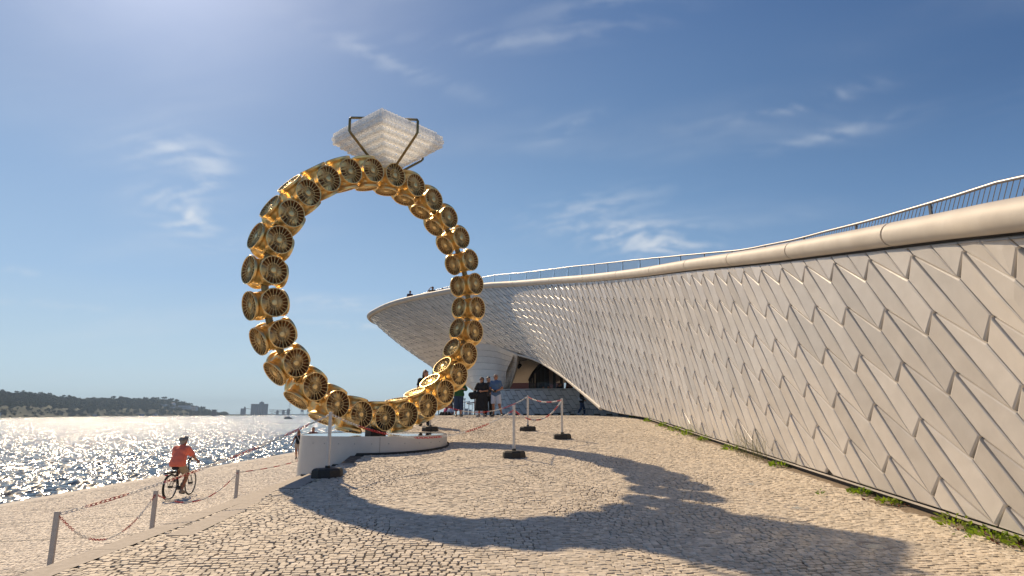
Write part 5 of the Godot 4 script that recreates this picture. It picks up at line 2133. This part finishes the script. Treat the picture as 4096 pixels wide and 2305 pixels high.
func build_plants() -> void:
	var greens := [Color(0.10, 0.16, 0.012), Color(0.045, 0.10, 0.014), Color(0.14, 0.16, 0.02), Color(0.035, 0.085, 0.03)]
	var mats := []
	for g in greens:
		var m := mat(g, 0.55)
		m.backlight_enabled = true
		m.backlight = Color(0.5, 0.6, 0.1)
		mats.append(m)
	var rust := mat(Color(0.20, 0.06, 0.03), 0.8)
	var list := [
		[24.0, 0.30, 0.10, 0, "small green weed where the tiled wall meets the plaza's far end"], [21.3, 0.40, 0.14, 0, "yellow green weed tuft at the far wall foot, second from the end"], [19.2, 0.35, 0.16, 0, "round yellow green weed at the wall foot in full sun"],
		[17.8, 0.55, 0.16, 0, "broad bright weed clump at the wall foot, middle of the far group"], [16.5, 0.45, 0.20, 0, "tallest bright weed clump of the far group along the wall"], [15.2, 0.40, 0.12, 1, "dark green low weed mat at the wall foot behind the tall grass"],
		[13.3, 0.55, 0.13, 0, "spreading bright green weed just behind the dry grass stalks"], [11.0, 0.45, 0.10, 1, "low green weed at the roots of the dry grass"], [8.5, 0.30, 0.09, 1, "low dark green weed in front of the rusty trim"],
		[7.9, 0.34, 0.08, 2, "flat weed with reddish edge by the wall foot"], [6.75, 0.42, 0.15, 2, "leafy yellow green weed climbing the wall foot"], [6.25, 0.46, 0.15, 0, "largest leafy weed clump near the right edge"], [5.9, 0.36, 0.12, 2, "orange tinged weed between the two large clumps and the corner"], [5.35, 0.22, 0.10, 3, "blue green rosette weed closest to the camera by the wall"]]
	var i := 0
	for q in list:
		var d: float = q[0]
		var w := thing("weed", q[4], "weed", P(WALL_X - 0.10, plane_y(0, d * 1.05) - 0.015, d * 1.05), 0.0, "weeds along the foot of the tiled wall")
		part("leaves", leafy(0.068 if q[3] != 3 else 0.075, 80, q[1] * 0.6, 300 + i, q[2]), mats[q[3]], w)
		part("stems", leafy(0.05, 26, q[1] * 1.15, 400 + i, q[2] * 0.3), rust if q[3] == 2 else mats[1], w)
		i += 1
	# dry grass stalks
	for k in 2:
		var d: float = [11.9, 15.6][k]
		var gr := thing("grass_tuft", ["tall thin dry grass stalks leaning over the paving by the wall", "single wispy grass stalks at the wall behind the bright weeds"][k], "grass", P(WALL_X - 0.12, plane_y(0, d * 1.05) - 0.01, d * 1.05))
		var b := MB.new()
		for s in (60 if k == 0 else 22):
			var a := Vector3(rng.randf_range(-0.22, 0.05), 0, rng.randf_range(-0.55, 0.55))
			var t := a + Vector3(rng.randf_range(-0.30, 0.02), rng.randf_range(0.15, 0.62 if k == 0 else 0.4), rng.randf_range(-0.25, 0.25))
			b.tube([a, a.lerp(t, 0.5) + Vector3(0, 0.06, 0), t], 0.0022, 3, false, false)
		part("stalks", b.mesh(), mat(Color(0.14, 0.15, 0.05), 0.8), gr)
	# a seedling between the stones
	var sd := thing("seedling", "tiny green seedling growing alone between paving stones near the ground lights", "weed", on_plaza(2065, 1248))
	part("leaves", leafy(0.05, 14, 0.04, 555, 0.07), mats[3], sd)
	# loose soil along the wall
	var so := MB.new()
	var dd := 3.0
	while dd < 26.0:
		var a := 0.30 + 0.16 * sin(dd * 1.7) + 0.08 * sin(dd * 4.1)
		var c := 0.30 + 0.16 * sin((dd + 0.4) * 1.7) + 0.08 * sin((dd + 0.4) * 4.1)
		so.quad(P(WALL_X - a, plane_y(0, dd) - 0.012, dd), P(WALL_X + 0.05, plane_y(0, dd) + 0.012, dd), P(WALL_X + 0.05, plane_y(0, dd + 0.4) + 0.012, dd + 0.4), P(WALL_X - c, plane_y(0, dd + 0.4) - 0.012, dd + 0.4))
		dd += 0.4
	var soil := struct("soil_strip", so.mesh(), tex_mat(71, [Color(0.16, 0.12, 0.085), Color(0.30, 0.24, 0.17)], 3.0, 0.95, 0.6))
	soil.set_meta("kind", "structure")
	# lights let into the paving
	for k in 3:
		var px: float = [1890.0, 2003.0, 2198.0][k]
		var py: float = [1218.0, 1277.0, 1374.0][k]
		var gp := on_plaza(px, py)
		var x := gp.x
		var d := -gp.z
		var l := thing("ground_light", ["round ground light in the paving, farthest of the three by the wall", "round ground light in the paving, middle one by the wall", "round ground light in the shadow, nearest of the three"][k], "ground light", P(x, plaza_y(x, d), d), 0.0, "lights let into the paving")
		l.rotation.x = 0.0604
		l.position.y -= 0.012
		var rg := MB.new()
		rg.lathe(Transform3D.IDENTITY, [Vector2(0.155, -0.05), Vector2(0.155, 0.012), Vector2(0.15, 0.016), Vector2(0.12, 0.016), Vector2(0.115, 0.008)], 28)
		part("frame", rg.mesh(), M.slab, l)
		var gl := MB.new()
		gl.lathe(Transform3D.IDENTITY, [Vector2(0.118, 0.006), Vector2(0.06, 0.014), Vector2(0.0, 0.015)], 28)
		part("lens", gl.mesh(), mat(Color(0.30, 0.31, 0.29), 0.25), l)

# ---------------------------------------------------------------- across the river
func ico_blob(seed_: int, flat: float) -> ArrayMesh:
	# a crown of many leaf clumps spread through a lumpy volume
	var r := RandomNumberGenerator.new()
	r.seed = seed_
	var b := MB.new()
	for i in 60:
		var u := Vector3(r.randfn(), r.randfn() * flat, r.randfn()).normalized() * pow(r.randf(), 0.35) * r.randf_range(0.75, 1.1)
		u.y *= flat
		var s := r.randf_range(0.20, 0.42)
		var q := []
		for k in 4:
			q.append(u + Vector3(r.randfn(), r.randfn(), r.randfn()).normalized() * s)
		b.tri(q[0], q[1], q[2])
		b.tri(q[0], q[2], q[3])
		b.tri(q[0], q[3], q[1])
		b.tri(q[1], q[3], q[2])
	return b.mesh()

func ridge(px: float) -> float:
	# image height of the wooded skyline above the waterline, along the far bank
	var xs := [-1400.0, -600.0, -250.0, 0.0, 100.0, 200.0, 300.0, 400.0, 470.0, 520.0, 550.0, 575.0, 620.0, 900.0]
	var hs := [60.0, 74.0, 72.0, 68.0, 60.0, 46.0, 44.0, 42.0, 33.0, 16.0, 7.0, 3.0, 2.0, 1.5]
	for i in xs.size() - 1:
		if px < xs[i + 1]:
			return lerpf(hs[i], hs[i + 1], clampf((px - xs[i]) / (xs[i + 1] - xs[i]), 0, 1))
	return 1.5

func shore(px: float) -> float:
	return lerpf(640.0, 1350.0, clampf(px / 560.0, 0.0, 1.0))

func hill_y(px: float, f: float, nz: FastNoiseLite) -> float:
	# f: 0 at the water, 1 at the crest
	var top := ridge(px) / FOC * (shore(px) + 200.0) - 4.6
	var y := top * (smoothstep(0.0, 0.22, f) * 0.42 + 0.58 * smoothstep(0.15, 1.0, f))
	return SEA + maxf(y, 1.0 * smoothstep(0.0, 0.05, f)) + nz.get_noise_2d(px * 1.2, f * 300.0) * minf(top * 0.2, 5.0) * f

func build_far_shore() -> void:
	var nz := FastNoiseLite.new()
	nz.seed = 12
	nz.frequency = 0.02
	var b := MB.new()
	var pos := func(px: float, f: float) -> Vector3:
		var d := shore(px) + f * 260.0
		return P((px - 1288.0) / FOC * d, hill_y(px, f, nz), d)
	var px := -1400.0
	while px < 640.0:
		for k in 16:
			var f0 := k / 15.0 * 1.2
			var f1 := (k + 1) / 15.0 * 1.2
			b.quad(pos.call(px, f0), pos.call(px + 14.0, f0), pos.call(px + 14.0, f1), pos.call(px, f1))
		px += 14.0
	var hm := tex_mat(80, [Color(0.030, 0.045, 0.020), Color(0.045, 0.060, 0.028), Color(0.085, 0.085, 0.050)], 0.012, 0.95)
	struct("far_hill", b.mesh(), hm)
	# the wood on it
	var shapes := []
	for k in 4:
		shapes.append(ico_blob(600 + k, 0.75))
	var lists := [[], [], [], []]
	var cols := [PackedColorArray(), PackedColorArray(), PackedColorArray(), PackedColorArray()]
	for i in 9000:
		var q := rng.randf_range(-700.0, 585.0)
		var f := pow(rng.randf(), 0.75)
		var dens := nz.get_noise_2d(q * 2.2, f * 420.0) * 0.5 + 0.5
		if f < 0.95 and dens < 0.30 + 0.16 * (1.0 - f):
			continue
		if q > 560 and rng.randf() < 0.6:
			continue
		if q > 420.0 and q < 520.0 and f > 0.25 and f < 0.55 and rng.randf() < 0.9:
			continue
		var p: Vector3 = pos.call(q, f)
		var s := rng.randf_range(2.0, 4.6) * (0.75 if f < 0.3 else 1.0) * shore(q) / 1000.0
		var k := rng.randi() % 4
		lists[k].append(Transform3D(Basis(Vector3.UP, rng.randf() * TAU) * Basis.from_scale(Vector3(s, s * rng.randf_range(0.8, 1.3), s)), p + Vector3(0, s * 0.6, 0)))
		var g := rng.randf_range(0.7, 1.3)
		cols[k].append(Color(0.034 * g, 0.066 * g, 0.024 * g))
	var wm := mat(Color(1, 1, 1), 0.9)
	wm.vertex_color_use_as_albedo = true
	for k in 4:
		var mmi := MultiMeshInstance3D.new()
		mmi.name = "hillside_wood" if k == 0 else "hillside_wood_%03d" % k
		var mm := MultiMesh.new()
		mm.mesh = shapes[k]
		fill(mm, lists[k], cols[k])
		mmi.multimesh = mm
		mmi.material_override = wm
		mmi.set_meta("kind", "stuff")
		add_child(mmi, true)
	# single pines that stand out on the crest
	var tm := MB.new()
	tm.tube([Vector3.ZERO, Vector3(0.15, 3.0, 0), Vector3(0.0, 6.5, 0.1)], [0.35, 0.28, 0.2], 6)
	tm.tube([Vector3(0.1, 4.5, 0), Vector3(1.4, 6.4, 0.3)], [0.16, 0.08], 5)
	tm.tube([Vector3(0.1, 4.2, 0), Vector3(-1.3, 6.2, -0.4)], [0.16, 0.08], 5)
	var first: Node3D = null
	var pines := [3.0, 22.0, 40.0, 58.0, 74.0, 92.0, 118.0, 140.0, 176.0, 190.0, 215.0, 262.0, 300.0, 318.0, 334.0, 352.0, 380.0, 408.0, 426.0, 444.0, 458.0, 476.0, 492.0, 508.0, 524.0, 538.0]
	for q in pines:
		var t: Node3D
		if first == null:
			t = thing("pine_tree", "round crowned pine standing out on the crest of the far hill", "tree", Vector3.ZERO, 0.0, "pines on the crest of the far hill")
			part("trunk", tm.mesh(), mat(Color(0.07, 0.05, 0.035), 0.9), t)
			part("crown", ico_blob(700, 0.6), mat(Color(0.032, 0.047, 0.018), 0.9), t, Transform3D(Basis.from_scale(Vector3(4.4, 4.0, 4.4)), Vector3(0, 7.6, 0)))
			first = t
		else:
			t = first.duplicate()
			t.name = numbered("pine_tree")
			add_child(t, true)
		var p: Vector3 = pos.call(q, rng.randf_range(0.88, 1.0))
		t.position = p
		var s := rng.randf_range(0.75, 1.15) * shore(q) / 1100.0
		t.scale = Vector3(s, s, s)
		t.rotation.y = rng.randf() * TAU
	# white buildings and the domed observatory
	var wall := mat(Color(0.72, 0.70, 0.68), 0.7)
	var roofm := mat(Color(0.42, 0.36, 0.30), 0.8)
	var blocks := [[425.0, 0.50, 14.0, 4.0, "low white house left of the domed building on the far hill"], [486.0, 0.52, 22.0, 4.5, "long white building with pale roof on the far hill, upper row"], [478.0, 0.36, 26.0, 9.0, "tall white block below the dome on the far hill"], [497.0, 0.36, 24.0, 10.0, "white block with bright corner right of the tall one"], [447.0, 0.42, 16.0, 3.0, "flat pale shed just under the dome on the far hill"], [8.0, 0.04, 24.0, 9.0, "pale warehouse at the left end of the far shore"], [255.0, 0.03, 9.0, 3.5, "small white hut by the water below the hill"], [371.0, 0.03, 12.0, 3.5, "low pale boathouse on the far waterfront"], [406.0, 0.03, 10.0, 4.0, "small grey house on the far waterfront"]]
	for q in blocks:
		var p: Vector3 = pos.call(q[0], q[1])
		var o := thing("white_house", q[4], "house", p + Vector3(0, -1.0, 0), rng.randf_range(-0.3, 0.3))
		o.scale = Vector3.ONE * shore(q[0]) / 1250.0
		var w: float = q[2]
		var h: float = q[3]
		var wb := MB.new()
		wb.box(Transform3D(Basis.IDENTITY, Vector3(0, h / 2 + 0.5, 0)), Vector3(w, h + 1, 9.0))
		part("wall", wb.mesh(), wall, o)
		var rb := MB.new()
		rb.box(Transform3D(Basis.IDENTITY, Vector3(0, h + 1.3, 0)), Vector3(w + 0.8, 0.6, 9.8))
		part("roof", rb.mesh(), roofm, o)
		var n := int(w / 3.2)
		for k in n:
			var wm2 := MB.new()
			wm2.box(Transform3D(Basis.IDENTITY, Vector3(-w / 2 + (k + 0.5) * w / n, h * 0.55 + 0.5, 4.52)), Vector3(1.2, minf(1.6, h * 0.4), 0.12))
			part("window", wm2.mesh(), M.window, o)
	var dm := thing("observatory", "white dome of the observatory among trees on the far hill", "observatory", pos.call(450.0, 0.55) + Vector3(0, 0, 0))
	var db := MB.new()
	db.lathe(Transform3D.IDENTITY, [Vector2(4.6, -2.0), Vector2(4.6, 3.5), Vector2(5.2, 3.6)], 18)
	part("drum_wall", db.mesh(), wall, dm)
	var dd := MB.new()
	var prof := []
	for k in 9:
		var a := PI / 2 * k / 8
		prof.append(Vector2(cos(a) * 5.2, 3.6 + sin(a) * 5.6))
	dd.lathe(Transform3D.IDENTITY, prof, 18)
	part("dome", dd.mesh(), wall, dm)
	# grain terminal farther down the river
	var D := 1900.0
	var gp := func(x: float, up: float) -> Vector3: return P((x - 1288.0) / FOC * D, SEA + up, D)
	var conc := mat(Color(0.20, 0.19, 0.19), 0.9)
	var m1 := D / FOC
	var land := MB.new()
	land.quad(gp.call(540, 2.0), gp.call(1200, 1.5), gp.call(1200, 1.5) + Vector3(0, 0, -200), gp.call(540, 2.0) + Vector3(0, 0, -200))
	land.quad(gp.call(540, -1.0), gp.call(1200, -1.0), gp.call(1200, 1.5), gp.call(540, 2.0))
	struct("far_quay", land.mesh(), mat(Color(0.10, 0.10, 0.095), 0.95))
	var si := thing("grain_silo", "big grey grain silo block on the far bank", "silo", gp.call(664, 0))
	for k in 7:
		var c := MB.new()
		c.lathe(Transform3D(Basis.IDENTITY, Vector3((-18.0 + k * 6.0) * m1, 0, 0)), [Vector2(3.2 * m1, 0), Vector2(3.2 * m1, 27.0 * m1), Vector2(0, 27.2 * m1)], 12)
		part("silo_tube", c.mesh(), conc, si)
	var tw := MB.new()
	tw.box(Transform3D(Basis.IDENTITY, Vector3(4.0 * m1, 15.5 * m1, -2 * m1)), Vector3(9 * m1, 31 * m1, 8 * m1))
	tw.box(Transform3D(Basis.IDENTITY, Vector3(4.0 * m1, 31.8 * m1, -2 * m1)), Vector3(4 * m1, 1.6 * m1, 4 * m1))
	tw.tube([Vector3(5.0 * m1, 32 * m1, 0), Vector3(5.0 * m1, 36 * m1, 0)], 0.3, 4)
	part("lift_tower", tw.mesh(), conc, si)
	var st := thing("silo_tower", "small square silo tower left of the big grain silo", "tower", gp.call(624.5, 0))
	var sb := MB.new()
	sb.box(Transform3D(Basis.IDENTITY, Vector3(0, 8.0 * m1, 0)), Vector3(10 * m1, 16 * m1, 8 * m1))
	part("tower_wall", sb.mesh(), conc, st)
	var sh := MB.new()
	sh.box(Transform3D(Basis.IDENTITY, Vector3(3.4 * m1, 18 * m1, 0)), Vector3(3 * m1, 4.5 * m1, 3 * m1))
	part("head_house", sh.mesh(), conc, st)
	var cv := thing("conveyor", "long conveyor bridge on trestles right of the grain silo", "conveyor", gp.call(690, 0))
	var cb := MB.new()
	cb.tube([Vector3(-62 * m1, 16 * m1, 0), Vector3(-40 * m1, 14 * m1, 0)], 0.6 * m1, 4)
	cb.tube([Vector3(-2 * m1, 12.5 * m1, 0), Vector3(52 * m1, 11.5 * m1, 0)], 0.8 * m1, 4)
	cb.tube([Vector3(0, 2 * m1, 0), Vector3(24 * m1, 9.0 * m1, 0), Vector3(50 * m1, 13 * m1, 0)], 0.6 * m1, 4)
	cb.tube([Vector3(-2 * m1, 8.5 * m1, 0), Vector3(52 * m1, 5.5 * m1, 0)], 0.6 * m1, 4)
	part("gallery", cb.mesh(), conc, cv)
	for k in [6.0, 18.0, 30.0, 42.0]:
		var tb := MB.new()
		tb.tube([Vector3((k - 2) * m1, 0, 0), Vector3(k * m1, 11.5 * m1, 0), Vector3((k + 2) * m1, 0, 0)], 0.35 * m1, 4)
		part("trestle", tb.mesh(), conc, cv)
	for q in [[709.0, 10.0, 5.0, "squat transfer tower nearest to the grain silo"], [724.0, 11.0, 5.0, "transfer tower in the middle of the conveyor"], [736.0, 14.0, 6.0, "taller transfer tower with cap along the conveyor"]]:
		var t := thing("transfer_tower", q[3], "tower", gp.call(q[0], 0))
		var tb := MB.new()
		tb.box(Transform3D(Basis.IDENTITY, Vector3(0, q[1] * 0.5 * m1, 0)), Vector3(q[2] * m1, q[1] * m1, 5 * m1))
		part("tower_wall", tb.mesh(), conc, t)
		var cap := MB.new()
		cap.box(Transform3D(Basis.IDENTITY, Vector3(0, (q[1] + 0.8) * m1, 0)), Vector3(2.2 * m1, 1.8 * m1, 2 * m1))
		part("head_house", cap.mesh(), conc, t)
	for q in [[770.0, "lattice ship unloader crane nearest to the sailing boat"], [786.0, "lattice ship unloader crane farther right, close to the gold ring"]]:
		var t := thing("unloader_crane", q[1], "crane", gp.call(q[0], 0))
		var fr := MB.new()
		for s in [-4.0, 4.0]:
			fr.tube([Vector3(s * m1, 0, 0), Vector3(s * 0.5 * m1, 13 * m1, 0)], 0.5 * m1, 4)
			fr.tube([Vector3(s * m1, 0, 0), Vector3(-s * 0.6 * m1, 9 * m1, 0)], 0.35 * m1, 4)
		part("frame", fr.mesh(), conc, t)
		var ca := MB.new()
		ca.box(Transform3D(Basis.IDENTITY, Vector3(0, 10.5 * m1, 0)), Vector3(6 * m1, 5 * m1, 4 * m1))
		part("cabin", ca.mesh(), conc, t)
		var bo := MB.new()
		bo.tube([Vector3(-9 * m1, 15 * m1, 0), Vector3(0, 14 * m1, 0), Vector3(8 * m1, 12 * m1, 0)], 0.5 * m1, 4)
		part("boom", bo.mesh(), conc, t)
	var lt := thing("brick_tower", "small square tower at the foot of the far hill", "tower", P((553 - 1288) / FOC * 1250.0, SEA, 1250.0))
	var lb := MB.new()
	lb.box(Transform3D(Basis.IDENTITY, Vector3(0, 5.5, 0)), Vector3(6.5, 11, 6))
	part("tower_wall", lb.mesh(), mat(Color(0.16, 0.12, 0.10), 0.9), lt)
	var lc := MB.new()
	lc.box(Transform3D(Basis.IDENTITY, Vector3(0, 11.6, 0)), Vector3(8.6, 1.4, 7.6))
	part("parapet", lc.mesh(), mat(Color(0.16, 0.12, 0.10), 0.9), lt)
	# sailing boat
	var bd := 560.0
	var bt := thing("sailboat", "dark sailing boat with bare mast on the glittering river", "boat", P((737.5 - 1288) / FOC * bd, SEA, bd), 0.2)
	var hu := MB.new()
	sdf(hu, [[Vector3(-3.2, 0.35, 0), Vector3(2.2, 0.4, 0), 0.75, 0.9], [Vector3(2.2, 0.5, 0), Vector3(4.0, 0.9, 0), 0.8, 0.15]], 0.2, 0.3, -0.3, 1.0)
	part("hull", hu.mesh(), mat(Color(0.03, 0.035, 0.05), 0.4), bt)
	var cabn := MB.new()
	cabn.box(Transform3D(Basis.IDENTITY, Vector3(-0.2, 1.25, 0)), Vector3(3.0, 0.7, 1.4), 0.1)
	cabn.box(Transform3D(Basis.IDENTITY, Vector3(-2.4, 1.35, 0)), Vector3(0.9, 0.9, 0.8), 0.15)
	part("cabin", cabn.mesh(), mat(Color(0.05, 0.05, 0.06), 0.5), bt)
	var ms := MB.new()
	ms.tube([Vector3(0.5, 0.8, 0), Vector3(0.5, 14.5, 0)], 0.14, 6)
	ms.tube([Vector3(0.4, 2.2, 0), Vector3(-3.4, 2.3, 0)], 0.16, 6)
	ms.tube([Vector3(4.0, 1.0, 0), Vector3(0.5, 14.2, 0)], 0.04, 4)
	ms.tube([Vector3(-3.8, 1.0, 0), Vector3(0.5, 14.2, 0)], 0.04, 4)
	part("mast", ms.mesh(), M.dark_steel, bt)

# ---------------------------------------------------------------- along the promenade
func build_promenade_things() -> void:
	for k in 4:
		var d: float = [150.0, 190.0, 235.0, 110.0][k]
		var px: float = [1171.0, 1181.5, 1190.0, 1199.0][k]
		var top: float = [1006.5, 1013.0, 1019.0, 1015.0][k]
		var ty := (1041.0 - top) / FOC * d
		var at := P((px - 1288) / FOC * d, -3.2, d)
		var o := thing("street_lamp", ["tallest grey street lamp with banner, right beside the green top woman", "second grey street lamp with banner along the quay", "third and smallest grey street lamp with banner", "street lamp in front of the brick building's corner"][k], "street lamp", at, 0.0, "street lamps along the quay")
		var h := ty + 3.2
		var p := MB.new()
		p.tube([Vector3.ZERO, Vector3(0, h, 0)], [0.13, 0.09], 6)
		part("post", p.mesh(), M.steel, o)
		var hd := MB.new()
		hd.box(Transform3D(Basis(Vector3.BACK, 0.12), Vector3(-0.7, h, 0)), Vector3(2.0, 0.22, 0.5), 0.05)
		part("lamp_head", hd.mesh(), M.steel, o)
		if k < 3:
			var bn := MB.new()
			bn.box(Transform3D(Basis.IDENTITY, Vector3(-0.75, h * 0.52, 0)), Vector3(1.0, h * 0.36, 0.04))
			part("banner", bn.mesh(), mat(Color(0.42, 0.42, 0.44), 0.8), o)
			var br := MB.new()
			br.tube([Vector3(0, h * 0.70, 0), Vector3(-1.3, h * 0.70, 0)], 0.04, 5)
			part("bracket", br.mesh(), M.steel, o)
	# jetty and mooring piles out on the water
	var j := thing("jetty", "dark floating jetty on the river behind the ring", "jetty", P((1092 - 1288) / FOC * 150.0, SEA, 150.0))
	var dk := MB.new()
	dk.box(Transform3D(Basis.IDENTITY, Vector3(0, 2.4, 0)), Vector3(8.5, 0.9, 6.0), 0.05)
	part("deck", dk.mesh(), mat(Color(0.05, 0.045, 0.042), 0.8), j)
	for x in [-4.0, -1.2, 1.6, 4.0]:
		var pl := MB.new()
		pl.tube([Vector3(x, -1.5, 2.6), Vector3(x, 4.2 if x < 0 else 3.4, 2.6)], 0.2, 8)
		part("pile", pl.mesh(), M.dark_steel, j)
	var rl := MB.new()
	rl.tube([Vector3(-4.2, 3.7, 2.9), Vector3(4.2, 3.7, 2.9)], 0.06, 5)
	part("handrail", rl.mesh(), M.dark_steel, j)
	var by := thing("mooring_pile", "thin mooring pile with lamp standing in the water right of the ring", "pile", P((1107 - 1288) / FOC * 210.0, SEA, 210.0))
	var bp := MB.new()
	bp.tube([Vector3(0, -1, 0), Vector3(0, 7.6, 0)], 0.16, 6)
	part("post", bp.mesh(), M.dark_steel, by)
	var bl := MB.new()
	bl.tube([Vector3(0, 7.6, 0), Vector3(0, 8.3, 0)], 0.28, 8)
	part("lantern", bl.mesh(), M.steel, by)
